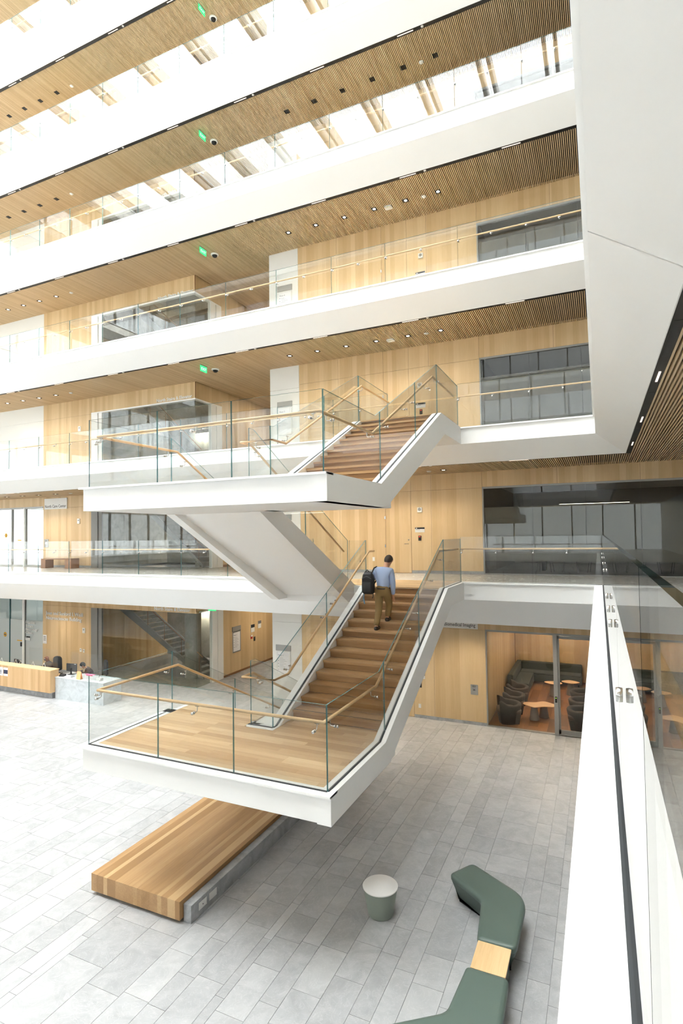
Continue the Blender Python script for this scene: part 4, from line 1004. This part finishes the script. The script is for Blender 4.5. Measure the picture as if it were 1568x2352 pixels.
# ------------------------------------------------------------------ ceiling fittings
NTH = ['first', 'second', 'third', 'fourth', 'fifth', 'sixth', 'seventh']
def mk(mb, name, mat):
    me = mb.mesh(name)
    for m in (mat if isinstance(mat, list) else [mat]): me.materials.append(M[m])
    return me
_t = MB()
for a, b in (((-0.09, -0.09), (0.09, -0.065)), ((-0.09, 0.065), (0.09, 0.09)), ((-0.09, -0.065), (-0.065, 0.065)), ((0.065, -0.065), (0.09, 0.065))): _t.box((a[0], a[1], -0.008), (b[0], b[1], 0.004))
ME_trim = mk(_t, 'trim_frame', 'black'); ME_can = mk(MB().box((-0.065, -0.065, 0.0), (0.065, 0.065, 0.003)), 'can', 'black')
ME_lens = mk(MB().lathe([(0, -0.003), (0.05, -0.003), (0.052, 0.0)], n=18), 'lens', 'lamp')
def downlight(loc, lit, label, grp, energy):
    t = thing('downlight', label, 'light', loc, 0, grp)
    inst(ME_trim, 'trim_frame', t); inst(ME_can, 'can', t)
    if lit:
        inst(ME_lens, 'lens', t)
        li = bpy.data.lights.new('lamp', 'SPOT'); li.energy = energy; li.color = (1, 0.87, 0.70); li.spot_size = R(125); li.spot_blend = 0.8; li.shadow_soft_size = 0.08
        link(bpy.data.objects.new('lamp', li), t, (0, 0, -0.03))
for L in (2, 3, 4, 5, 6):
    z = LIP[L+1]; lit = L < 5
    for nm, xs in (('left', (-25.64, -24.53, -23.42, -22.3)), ('right', (-10.05, -8.92, -7.8, -6.68, -5.56, -4.46))):
        for i, x in enumerate(xs):
            downlight((x, 17.47, z-0.003), lit, '%s square ceiling downlight in the %s-hand row, %s from the left, %s floor' % ('lit' if lit else 'unlit', nm, NTH[i], ORD[L]), 'square downlights', 55 if L > 2 else 70)
for i, x in enumerate((-23.0, -19.5, -16.0, -13.4, -9.0, -6.5, -4.0, -1.5)):  # row added to lift the light under the slab; its ceiling is unseen
    downlight((x, 17.3, LIP[2]-0.003), True, 'ceiling downlight under the second floor walkway, %s from the left' % (NTH+['eighth'])[i], 'ground floor downlights', 150)
for L in range(2, 7):
    z = LIP[L+1]
    for x, y, r, w in ((-21.36, 17.5, 0.075, 'left'), (-4.95, 17.53, 0.075, 'right')):
        t = thing('smoke_detector', 'small white round smoke detector on the %s end of the %s floor ceiling' % (w, ORD[L]), 'detector', (x, y, z))
        MB().lathe([(r, 0), (r, -0.015), (r*0.7, -0.035), (0, -0.037)], n=20).build('cover', 'device', t); MB().lathe([(r*1.12, 0.0), (r*1.12, -0.006), (r, -0.006)], n=20).build('base', 'device', t)
    if L < 5:
        t = thing('access_point', 'white wireless access point on the %s floor ceiling' % ORD[L], 'device', (-6.2, 17.57, z))
        loft(MB(), ccw(rpoly([(-0.13, -0.11), (0.13, -0.11), (0.13, 0.11), (-0.13, 0.11)], 0.07)), [(0, -0.04), (0, 0)]).build('housing', 'device', t); MB().box((-0.02, -0.09, -0.042), (0.02, -0.08, -0.04)).build('status_light', 'greenled', t)
    t = thing('dome_camera', 'white ringed dark dome camera on the %s floor ceiling' % ORD[L], 'camera', (-13.44, 17.56, z))
    MB().lathe([(0.15, 0), (0.15, -0.03), (0.13, -0.05), (0.105, -0.05)], n=28).build('housing_ring', 'device', t); MB().lathe([(0.105, -0.045), (0.095, -0.09), (0.06, -0.12), (0, -0.13)], n=28).build('dome', 'black', t)
    t = thing('exit_sign', 'green lit exit sign hanging from the %s floor ceiling' % ORD[L], 'sign', (-13.55, 16.98, z))
    MB().box((-0.012, -0.19, -0.25), (0.012, 0.19, -0.02)).build('lit_panel', 'exitgreen', t); MB().box((-0.02, -0.2, -0.03), (0.02, 0.2, 0.0)).build('canopy', 'alu', t)
    text('EXIT', 'lettering', 0.15, 'exitwhite', t, (0.013, -0.155, -0.2), (R(90), 0, R(90)), 0.001, 0.3)
t = thing('exit_sign', 'green lit exit sign hanging low over the ground floor corridor', 'sign', (-14.55, 18.7, LIP[2]+0.05))
MB().box((-0.19, -0.012, -0.5), (0.19, 0.012, -0.28)).build('lit_panel', 'exitgreen', t); MB().tube([(0, 0, -0.28), (0, 0, 0)], 0.008, 6).build('stem', 'alu', t); text('EXIT', 'lettering', 0.15, 'exitwhite', t, (-0.15, -0.014, -0.45), (R(90), 0, 0), 0.001, 0.3)
t = thing('exit_sign', 'green lit exit sign deep in the third floor corridor', 'sign', (-12.9, 21.5, FL[3]+2.35))
MB().box((-0.19, -0.012, -0.12), (0.19, 0.012, 0.12)).build('lit_panel', 'exitgreen', t); MB().tube([(0, 0, 0.12), (0, 0, LIP[4]-FL[3]-2.35)], 0.008, 6).build('stem', 'alu', t); text('EXIT', 'lettering', 0.16, 'exitwhite', t, (-0.15, -0.014, -0.06), (R(90), 0, 0), 0.001, 0.3)
# fill lamps added to brighten the enclosed stairs and corridors
for L in range(1, 7):
    zt = FL[L+1]-0.3
    room_lamp((-18.4, 23.59, FL[L]+2.6), 1.6, 0.25, 130, 'wall-top light strip at the back of the %s floor stair enclosure' % ORD[L], (1, 0.9, 0.76))
    room_lamp((-13.4, 23.0, LIP[L+1]-0.001), 0.9, 0.2, 45, 'recessed light in the %s floor corridor ceiling' % ORD[L], (1, 0.85, 0.66))
for o in [o for o in bpy.data.objects if o.name.startswith('ceiling_light') and 'stair enclosure' in o.get('label', '')]:
    o.rotation_euler = (R(55), 0, 0); o.location.y = 23.45
# ------------------------------------------------------------------ signs and wall devices
def sign_text(label, cat, body, loc, width, size, mat, rot=(R(90), 0, 0), ext=0.006, lh=None, widths=None, bold=0.0):
    t = thing('wall_lettering', label, cat, loc)
    for i, ln in enumerate(body.split('\n')):
        text(ln, 'lettering', size, mat, t, (0, 0, -(lh or size*1.1)*i), rot, ext, (widths[i] if widths else width), bold)
    return t
for L, x, z in ((3, -17.40, 12.18), (4, -17.31, 16.69), (5, -17.3, 21.25), (6, -17.3, 25.85)):
    sign_text('white lettering above the glass stair front on the %s floor' % ORD[L], 'lettering', 'North Stairs & Elevator', (x, YW-0.008, z), 1.94, 0.2, 'letter', bold=0.004)
sign_text('white lettering above the glass stair front on the ground floor', 'lettering', 'North Stairs & Elevator', (-17.56, YW-0.008, HEAD[1]+0.06), 1.95, 0.2, 'letter', bold=0.004)
sign_text('raised white building name on the wood wall behind the reception', 'lettering', 'Joan and Sanford I. Weill\nNeurosciences Building', (-24.33, YW-0.03, 2.66), None, 0.235, 'letter', ext=0.012, lh=0.235, widths=(2.5, 2.38), bold=0.003)
sign_text('raised white clinic name on frosted glass by the reception', 'lettering', 'Maritti\nStram\nNeurology\nClinic', (-25.82, YW-0.01, 2.14), None, 0.17, 'letter', ext=0.01, lh=0.165, widths=(0.66, 0.55, 0.86, 0.5), bold=0.002)
nc = thing('care_center_sign', 'white sign board with grey lettering at the second floor entrance', 'sign', (-23.68, YW-0.05, 7.72))
MB().box((-0.77, 0, 0), (0.77, 0.05, 0.515)).build('board', 'letter', nc); text('North Care Center', 'lettering', 0.2, 'lettergrey', nc, (-0.74, -0.002, 0.07), (R(90), 0, 0), 0.002, 1.46, 0.003)
dl = thing('lab_sign', 'white lab sign board half hidden behind the stair, left of the lounge', 'sign', (-3.7, YW-0.04, 3.13))
MB().box((-2.0, 0, 0), (0, 0.04, 0.62)).build('board', 'device', dl); text('Blood Draw Lab', 'lettering', 0.16, 'lettergrey', dl, (-1.92, -0.002, 0.22), (R(90), 0, 0), 0.002, 1.02, 0.003); text('Radiology and Biomedical Imaging', 'lettering', 0.16, 'lettergrey', dl, (-1.92, -0.002, 0.07), (R(90), 0, 0), 0.002, 1.84, 0.003)
def directory(L, x, z0, z1, side=False):
    t = thing('directory_board', ('framed floor directory on the wood side wall of the ground floor corridor' if side else 'framed floor directory with a grey header on the white wall, %s floor' % ORD[L]), 'sign', (x if not side else -15.31, YW if not side else 21.1, z0), 0 if not side else R(90))
    w, h = 0.66, z1-z0
    MB().box((0, -0.03, h-0.22), (w, 0, h)).build('header_plate', 'alu', t); MB().box((0.02, -0.02, 0), (w-0.02, 0, h-0.23)).build('backing', 'device', t)
    for a, b in (((0.02, 0), (0.06, h-0.23)), ((w-0.06, 0), (w-0.02, h-0.23)), ((0.06, 0), (w-0.06, 0.04)), ((0.06, h-0.27), (w-0.06, h-0.23))): MB().box((a[0], -0.03, a[1]), (b[0], -0.02, b[1])).build('frame_bar', 'alu' if side else 'device', t)
    MB().box((0.07, -0.024, 0.05), (w-0.07, -0.02, h-0.28)).build('sheet', 'paper', t)
    text('Floor %d' % L, 'heading', 0.085, 'ink', t, (0.1, -0.025, h-0.42), (R(90), 0, 0), 0.0005)
    mb = MB()
    for i in range(9):
        zz = h-0.5-0.055*i; mb.box((0.17, -0.0255, zz), (0.17+0.16+0.2*((i*7) % 5)/5, -0.0245, zz+0.008)); mb.box((0.1, -0.0255, zz-0.006), (0.13, -0.0245, zz+0.022)) if i % 2 == 0 else None
    mb.build('printed_lines', 'inkgrey', t)
directory(1, -11.44, 0.98, 2.1); directory(3, -11.27, 10.2, 11.49); directory(4, -11.22, 14.75, 16.05); directory(2, -11.35, 5.9, 7.1); directory(1, 0, 0.98, 2.15, True)
def wall_dev(u, v, w, h, kind, label, cat, y=YW):
    p = pix(u, v, 1, y); t = thing(kind, label, cat, (p.x, y, p.z))
    if kind == 'room_sign':
        MB().box((-w/2, -0.012, -h/2), (w/2, 0, h/2)).build('plate', 'device', t); MB().box((-w/2, -0.015, h*0.17), (w/2, -0.012, h/2)).build('header_band', 'black', t)
        mb = MB(); mb.box((-w*0.42, -0.0135, 0.0), (w*0.02, -0.012, 0.012)); mb.build('printed_line', 'inkgrey', t); mb = MB(); mb.box((-w*0.42, -0.0165, h*0.25), (-w*0.28, -0.015, h*0.4)); mb.build('room_number', 'device', t)
    elif kind == 'card_reader':
        bevel(MB().box((-w/2, -0.03, -h/2), (w/2, 0, h/2)).build('case', 'black', t), 0.008); MB().box((-w*0.28, -0.034, h*0.22), (w*0.28, -0.03, h*0.36)).build('status_light', 'redled', t)
    elif kind == 'intercom':
        bevel(MB().box((-w/2, -0.02, -h/2), (w/2, 0, h/2)).build('plate', 'alu', t), 0.006); MB().box((-w*0.2, -0.03, -0.03), (w*0.2, -0.02, 0.06)).build('button_panel', 'steel', t); MB().lathe([(0, -0.034), (0.018, -0.034), (0.02, -0.03)], (0, 0, 0.0), 12, axis='y').build('push_button', 'black', t)
        mb = MB(); [mb.box((-w*0.25, -0.021, 0.09+0.015*i), (w*0.25, -0.02, 0.096+0.015*i)) for i in range(4)]; mb.build('speaker_slots', 'black', t)
    elif kind == 'wall_speaker':
        bevel(MB().box((-w/2, -0.05, -h/2), (w/2, 0, h/2)).build('case', 'device', t), 0.008); MB().lathe([(0, -0.054), (w*0.3, -0.053), (w*0.33, -0.05)], (0, 0, h*0.08), 18, axis='y').build('grille', 'alu', t)
    elif kind == 'outlet':
        bevel(MB().box((-w/2, -0.008, -h/2), (w/2, 0, h/2)).build('cover_plate', 'device', t), 0.002)
        for s_ in (-1, 1): MB().box((-w*0.25, -0.0105, s_*h*0.22-0.02), (w*0.25, -0.008, s_*h*0.22+0.02)).build('socket', 'whitetop', t)
    elif kind == 'wall_notice':
        MB().box((-w/2, -0.006, -h/2), (w/2, 0, h/2)).build('sheet', 'paper', t); mb = MB(); [mb.box((-w*0.35, -0.0075, h*0.3-h*0.11*i), (w*0.3, -0.006, h*0.3-h*0.11*i+0.02)) for i in range(5)]; mb.build('printed_lines', 'inkgrey', t)
    else:
        bevel(MB().box((-w/2, -0.03, -h/2), (w/2, 0, h/2)).build('case', 'device', t), 0.006); MB().box((-w*0.25, -0.0315, 0.0), (w*0.25, -0.03, h*0.3)).build('display', 'alu', t)
for a in ((964, 1171, 0.17, 0.17, 'wall_speaker', 'square white speaker on the wood wall right of the second floor door', 'speaker'), (964, 885, 0.17, 0.17, 'wall_speaker', 'square white speaker on the wood wall seen through the upper stair glass', 'speaker'), (966, 588, 0.17, 0.17, 'wall_speaker', 'square white speaker on the fourth floor wood wall', 'speaker'),
          (964, 1217, 0.34, 0.17, 'room_sign', 'room sign with black header beside the second floor door', 'sign'), (966, 931, 0.34, 0.17, 'room_sign', 'room sign with black header beside the third floor door', 'sign'), (965, 630, 0.34, 0.17, 'room_sign', 'room sign with black header just above the fourth floor slab', 'sign'), (966, 1553, 0.3, 0.17, 'room_sign', 'room sign with black header beside the ground floor lab door', 'sign'),
          (964, 1236, 0.1, 0.17, 'card_reader', 'black card reader with red light by the second floor door', 'card reader'), (967, 946, 0.1, 0.17, 'card_reader', 'black card reader with red light by the third floor door', 'card reader'), (965, 1573, 0.1, 0.17, 'card_reader', 'black card reader with red light by the ground floor lab door', 'card reader'),
          (964, 1621, 0.09, 0.14, 'outlet', 'white wall outlet low on the ground floor wood wall', 'outlet'), (858, 1284, 0.09, 0.14, 'outlet', 'white wall outlet beside the walking man', 'outlet'),
          (1089, 1584, 0.24, 0.33, 'intercom', 'steel intercom panel on the wood wall left of the lounge', 'intercom'),
          (193, 1448, 0.17, 0.24, 'thermostat', 'white wall device on the wood wall above the receptionist', 'thermostat'), (181, 1197, 0.17, 0.24, 'thermostat', 'white wall device on the second floor wood wall near the glass stair', 'thermostat'), (183, 985, 0.17, 0.24, 'thermostat', 'white wall device on the third floor wood wall near the glass stair', 'thermostat'),
          (186, 1493, 0.12, 0.16, 'thermostat', 'white switch plate behind the acrylic screen, left of two', 'switch'), (193, 1495, 0.1, 0.16, 'thermostat', 'white switch plate behind the acrylic screen, right of two', 'switch'),
          (103, 1468, 0.26, 0.42, 'wall_notice', 'white printed notice on the wood wall left of the seated guard', 'notice'), (107, 1248, 0.3, 0.4, 'intercom', 'steel call panel on the wood wall by the care center doors', 'intercom'), (64, 1466, 0.34, 0.2, 'room_sign', 'small sign with dark header on the frosted clinic glass', 'sign')):
    wall_dev(*a)
t = thing('safety_decal', 'round yellow warning sticker on the frosted clinic door', 'sticker', tuple(pix(12, 1457, 1, YW+0.028))); MB().lathe([(0, -0.004), (0.12, -0.004), (0.12, 0)], n=24, axis='y').build('disc', 'yellow', t); MB().box((-0.07, -0.006, -0.03), (0.07, -0.004, 0.03)).build('printed_mark', 'inkgrey', t)
t = thing('safety_decal', 'small yellow warning strip on the clinic door near the post', 'sticker', tuple(pix(45, 1471, 1, YW+0.028))); MB().box((-0.18, -0.004, -0.025), (0.18, 0, 0.025)).build('strip', 'yellow', t)
t = thing('safety_decal', 'round yellow warning sticker on the care center glass door', 'sticker', tuple(pix(14, 1230, 1, YW+0.028))); MB().lathe([(0, -0.004), (0.11, -0.004), (0.11, 0)], n=24, axis='y').build('disc', 'yellow', t)
t = thing('safety_decal', 'small yellow warning strip on the care center glass door', 'sticker', tuple(pix(45, 1241, 1, YW+0.028))); MB().box((-0.15, -0.004, -0.03), (0.15, 0, 0.03)).build('strip', 'yellow', t)
# corridor side wall fittings (ground floor)
def side_dev(y, z, w, h, mat, name, label, cat, band=None):
    t = thing(name, label, cat, (-15.31, y, z)); bevel(MB().box((0, -w/2, -h/2), (0.02, w/2, h/2)).build('plate', mat, t), 0.004)
    if band: MB().box((0.02, -w/2, h*0.1), (0.023, w/2, h/2)).build('header_band', band, t)
side_dev(22.75, 1.85, 0.3, 0.36, 'device', 'room_sign', 'room sign with dark header on the corridor side wall, nearer one', 'sign', 'black'); side_dev(23.35, 1.95, 0.26, 0.36, 'device', 'room_sign', 'room sign with pictogram on the corridor side wall, farther one', 'sign', 'inkgrey')
side_dev(22.65, 1.45, 0.14, 0.18, 'red', 'fire_alarm', 'red fire alarm pull box on the corridor side wall', 'alarm', 'whitetop'); side_dev(22.9, 1.32, 0.12, 0.2, 'black', 'card_reader', 'black card reader on the corridor side wall', 'card reader', 'gasket')
for y in (20.9, 21.0): pass
t = thing('glass_door_lock', 'small black lock with green light on the lounge door post', 'lock', (-1.34, YW-0.021, 1.1)); bevel(MB().box((-0.03, -0.02, -0.09), (0.03, 0, 0.09)).build('case', 'black', t), 0.004); MB().box((-0.015, -0.023, 0.04), (0.015, -0.02, 0.06)).build('status_light', 'greenled', t)
t = thing('tape_strip', 'pink tape over the corner of the lower landing glass', 'tape', (-8.18, 7.09, ZL1+GH)); MB().box((-0.09, -0.02, 0.001), (0.12, 0.02, 0.006)).build('tape_band', 'pink', t); MB().box((-0.06, -0.013, -0.02), (0.09, -0.0115, 0.002)).build('tape_fold', 'pink', t)
# ------------------------------------------------------------------ people
def person(label, base, J, skinm, topm, botm, shoem, hairm, hair='short', face=Vector((0, 1, 0)), sc_=1.0, cat='person'):
    t = thing('person', label, cat, base); B = Vector(base)
    P = {k: Vector(v)-B for k, v in J.items()}
    R0 = dict(pel=0.135, abd=0.122, chest=0.14, neck=0.06, head0=0.078, head1=0.106, head2=0.08, sh=0.062, el=0.04, wr=0.027, ha=0.03, hip=0.092, kn=0.056, an=0.04, to=0.034)
    names, verts, rad, edges = [], [], [], []
    def v(n, p, r): names.append(n); verts.append(tuple(p)); rad.append(r*sc_); return len(verts)-1
    for n in ('pel', 'abd', 'chest', 'neck', 'head0', 'head1', 'head2'):
        i = v(n, P[n], R0[n])
        if i: edges.append((i-1, i))
    for s in 'LR':
        a = 2
        for n in ('sh', 'el', 'wr', 'ha'): i = v(n+s, P[n+s], R0[n]); edges.append((a, i)); a = i
        d = (P['ha'+s]-P['wr'+s]).normalized(); lat = d.cross(face).normalized()*(1 if s == 'L' else -1); nrm = lat.cross(d)
        for k, (o, l) in enumerate(((-0.03, 0.062), (-0.01, 0.075), (0.01, 0.07), (0.03, 0.052))):
            p1 = P['ha'+s]+lat*o+d*0.035; p2 = p1+d*l*0.55+face*0.006; p3 = p2+d*l*0.4+face*0.02
            b = a
            for p, r in ((p1, 0.0095), (p2, 0.0088), (p3, 0.0075)): i = v('f', p, r); edges.append((b, i)); b = i
        b = a; p1 = P['ha'+s]*0.6+P['wr'+s]*0.4+face*0.035; 
        for p, r in ((p1, 0.011), (p1+d*0.035+face*0.016, 0.009)): i = v('th', p, r); edges.append((b, i)); b = i
        a = 0
        for n in ('hip', 'kn', 'an', 'to'): i = v(n+s, P[n+s], R0[n]); edges.append((a, i)); a = i
    skin('body', verts, edges, rad, skinm, t, 2)
    def sub(nm, chain, mat, g=1.16, root=0):
        idx = {}; vs = []; rs = []; es = []
        for ch in chain:
            last = None
            for n, r in ch:
                if n not in idx: idx[n] = len(vs); vs.append(tuple(P[n])); rs.append(r*g*sc_)
                if last is not None: es.append((last, idx[n]))
                last = idx[n]
        return skin(nm, vs, es, rs, mat, t, 2, root)
    arm = lambda s: [('chest', 0.16), ('sh'+s, 0.082), ('el'+s, 0.06), ('wr'+s, 0.042)]
    P['waist'] = P['pel']*1.1-P['abd']*0.1
    sub('shirt', [[('waist', 0.132), ('abd', 0.14), ('chest', 0.16), ('neck', 0.06)], arm('L'), arm('R')], topm)
    P['pel2'] = P['pel']*0.15+P['abd']*0.85
    leg = lambda s: [('pel', 0.142), ('hip'+s, 0.104), ('kn'+s, 0.078), ('an'+s, 0.062)]
    sub('trousers', [[('pel2', 0.150), ('pel', 0.148)], leg('L'), leg('R')], botm, 1.14)
    for s in 'LR':
        h = P['an'+s]; to = P['to'+s]; dd = (to-h); dd.z = 0; dd.normalize(); gz = to.z-0.022
        q = [Vector((h.x, h.y, gz+0.034))-dd*0.07, Vector((h.x, h.y, gz+0.035)), (Vector((h.x, h.y, 0))+Vector((to.x, to.y, 0)))/2+Vector((0, 0, gz+0.036)), Vector((to.x, to.y, gz+0.032))+dd*0.045]
        skin('shoe', [tuple(x) for x in q], [(0, 1), (1, 2), (2, 3)], [0.046, 0.056, 0.056, 0.046], shoem, t, 2)
    hc = P['head1']; up = (P['head2']-P['head0']).normalized(); rt = up.cross(face).normalized(); fw = rt.cross(up).normalized()*-1
    fw = (face-up*face.dot(up)).normalized(); rt = fw.cross(up)
    def at(a, b, c): return tuple(hc+fw*a+rt*b+up*c)
    for b in (-0.034, 0.034):
        MB().ball(at(0.086, b, 0.0), 0.012, 8).build('eye', 'mask', t); MB().ball(at(0.0, b*2.75, -0.01), (0.02, 0.02, 0.032), 8).build('ear', skinm, t)
        MB().ball(at(0.095, b, 0.0), 0.006, 8).build('pupil', 'black', t)
    skin('nose', [at(0.085, 0, 0.012), at(0.108, 0, -0.022)], [(0, 1)], [0.01, 0.015], skinm, t, 1); MB().ball(at(0.084, 0, -0.055), (0.02, 0.02, 0.006), 8).build('mouth', 'red', t)
    if hair:
        mb = MB(); n, m = 18, 9; vs = []
        lim = {'short': 0.76, 'fringe': 0.5, 'long': 0.8}[hair]
        for i in range(m+1):
            for j in range(n):
                a = 2*math.pi*j/n; back = (1-math.cos(a))/2
                th = math.pi*(lim*(0.5+0.5*back) if hair != 'fringe' else 0.42*back+0.02)*i/m
                r = 0.112; vs.append(at(math.cos(a)*math.sin(th)*r, math.sin(a)*math.sin(th)*r*0.93, math.cos(th)*r*1.12+0.002))
        mb.add(vs, [(i*n+j, i*n+(j+1) % n, (i+1)*n+(j+1) % n, (i+1)*n+j) for i in range(m) for j in range(n)], 0, True); mb.build('hair', hairm, t)
    return t, P, at
zt8, zt9 = ZL1+8*(FL[2]-ZL1)/13, ZL1+9*(FL[2]-ZL1)/13
Jm = dict(pel=(-4.66, 12.36, 4.96), abd=(-4.655, 12.40, 5.12), chest=(-4.655, 12.46, 5.33), neck=(-4.63, 12.52, 5.50), head0=(-4.61, 12.56, 5.575), head1=(-4.59, 12.60, 5.675), head2=(-4.58, 12.62, 5.755),
    shL=(-4.85, 12.42, 5.43), elL=(-4.98, 12.40, 5.2), wrL=(-4.92, 12.60, 5.26), haL=(-4.90, 12.66, 5.33), shR=(-4.475, 12.46, 5.40), elR=(-4.435, 12.44, 5.10), wrR=(-4.455, 12.50, 4.86), haR=(-4.455, 12.52, 4.78),
    hipL=(-4.75, 12.35, 4.92), knL=(-4.755, 12.33, 4.50), anL=(-4.755, 12.14, zt8+0.085), toL=(-4.755, 12.29, zt8+0.026),
    hipR=(-4.575, 12.36, 4.92), knR=(-4.585, 12.60, 4.61), anR=(-4.60, 12.46, zt9+0.085), toR=(-4.60, 12.61, zt9+0.026))
man, _, _ = person('man in pale blue shirt and khaki trousers climbing the oak stairs, seen from behind', (-4.68, 12.3, zt8), Jm, 'skin1', 'shirt', 'khaki', 'shoe', 'hairgrey', 'short', Vector((0.15, 1, -0.1)).normalized())
MB().lathe([(0.166, -0.016), (0.171, 0), (0.166, 0.016)], (0.023, 0.078, 5.02-zt8), 24).build('belt', 'shoe', man)
# backpack slung on the left shoulder
bp = thing('backpack', 'black backpack hanging from the climbing man\'s left shoulder', 'backpack', (-4.94, 12.17, 4.90))
loft(MB(), ccw(rpoly([(-0.15, -0.11), (0.15, -0.11), (0.15, 0.08), (-0.15, 0.08)], 0.09)), [(0.05, 0.0), (0.012, 0.03), (0.0, 0.12), (0.0, 0.34), (0.02, 0.44), (0.06, 0.5), (0.1, 0.525)]).build('main_bag', 'bag', bp)
loft(MB(), ccw(rpoly([(-0.12, -0.15), (0.12, -0.15), (0.12, -0.09), (-0.12, -0.09)], 0.04)), [(0.02, 0.04), (0.0, 0.07), (0.0, 0.24), (0.02, 0.28)]).build('front_pocket', 'bag', bp)
MB().tube([(0.06, 0.05, 0.48), (0.09, 0.14, 0.6), (0.1, 0.27, 0.62), (0.11, 0.38, 0.5), (0.06, 0.36, 0.3), (0.0, 0.12, 0.08)], 0.017, 8).build('shoulder_strap', 'bag', bp)
MB().tube([(-0.09, -0.02, 0.5), (-0.02, -0.03, 0.56), (0.05, -0.02, 0.5)], 0.01, 8).build('grab_handle', 'bag', bp)
MB().tube([(-0.12, 0.02, 0.06), (-0.13, 0.0, -0.1), (-0.11, 0.0, -0.24)], 0.014, 6).build('loose_strap', 'bagblue', bp)
MB().tube([(0.1, 0.02, 0.05), (0.11, 0.0, -0.06), (0.09, 0.0, -0.1)], 0.009, 6).build('loose_strap', 'bag', bp)
MB().tube([(-0.12, -0.125, 0.36), (0.0, -0.135, 0.42), (0.12, -0.125, 0.36)], 0.005, 6).build('zip', 'gasket', bp)
def seated(x, y, f, lean, hz):
    """joints of someone sitting on a 0.48 m seat, facing f (unit xy)"""
    F = Vector((f[0], f[1], 0)).normalized(); S = Vector((F.y, -F.x, 0)); O = Vector((x, y, 0))
    g = lambda a, b, z: tuple(O+F*a+S*b+Vector((0, 0, z)))
    J = dict(pel=g(0, 0, 0.62), abd=g(0.03+lean*0.1, 0, 0.76), chest=g(0.05+lean*0.3, 0, 0.93*hz+0.02), neck=g(0.07+lean*0.5, 0, 1.09*hz), head0=g(0.09+lean*0.6, 0, 1.15*hz), head1=g(0.11+lean*0.7, 0, 1.25*hz), head2=g(0.11+lean*0.75, 0, 1.325*hz))
    for s, k in (('L', -1), ('R', 1)):
        J.update({'sh'+s: g(0.05+lean*0.3, 0.19*k, 1.02*hz), 'el'+s: g(0.2, 0.26*k, 0.82), 'wr'+s: g(0.42, 0.14*k, 0.84), 'ha'+s: g(0.5, 0.11*k, 0.84),
                  'hip'+s: g(0.03, 0.1*k, 0.58), 'kn'+s: g(0.42, 0.13*k, 0.55), 'an'+s: g(0.40, 0.13*k, 0.1), 'to'+s: g(0.54, 0.14*k, 0.026)})
    return J
pp, PP, at = person('seated guard in a dark uniform with a gold shoulder badge behind the counter', (-21.45, 16.62, 0), seated(-21.45, 16.62, (-0.35, -1), 0.1, 0.98), 'skin2', 'uniform', 'uniform', 'shoe', 'hairblack', None, Vector((-0.35, -1, -0.15)).normalized())
MB().ball(at(0.06, 0, -0.05), (0.06, 0.055, 0.045), 14).build('face_mask', 'uniform', pp); MB().ball(tuple(PP['shR']*0.7+PP['elR']*0.3+Vector((0.05, -0.06, 0.03))), (0.035, 0.03, 0.045), 10).build('badge', 'badge', pp)
pp, PP, at = person('seated receptionist in a dark coat, white face mask and black hair at the marble desk', (-19.12, 16.68, 0), seated(-19.12, 16.68, (-0.5, -0.85), 0.32, 0.9), 'skin1', 'coat', 'coat', 'shoe', 'hairblack', 'long', Vector((-0.6, -0.75, -0.35)).normalized())
MB().ball(at(0.065, 0, -0.045), (0.05, 0.05, 0.04), 14).build('face_mask', 'mask', pp)
MB().tube([tuple(PP['neck']+Vector((-0.06, -0.02, 0.02))), tuple(PP['chest']+Vector((-0.11, -0.13, 0.0))), tuple(PP['abd']+Vector((-0.08, -0.14, 0.0)))], 0.022, 8).build('collar', 'cream', pp)
MB().tube([tuple(PP['neck']+Vector((0.04, -0.06, 0.02))), tuple(PP['chest']+Vector((-0.02, -0.17, 0.0))), tuple(PP['abd']+Vector((-0.02, -0.15, 0.0)))], 0.022, 8).build('collar', 'cream', pp)

bpy.data.scenes.remove(_tmp)
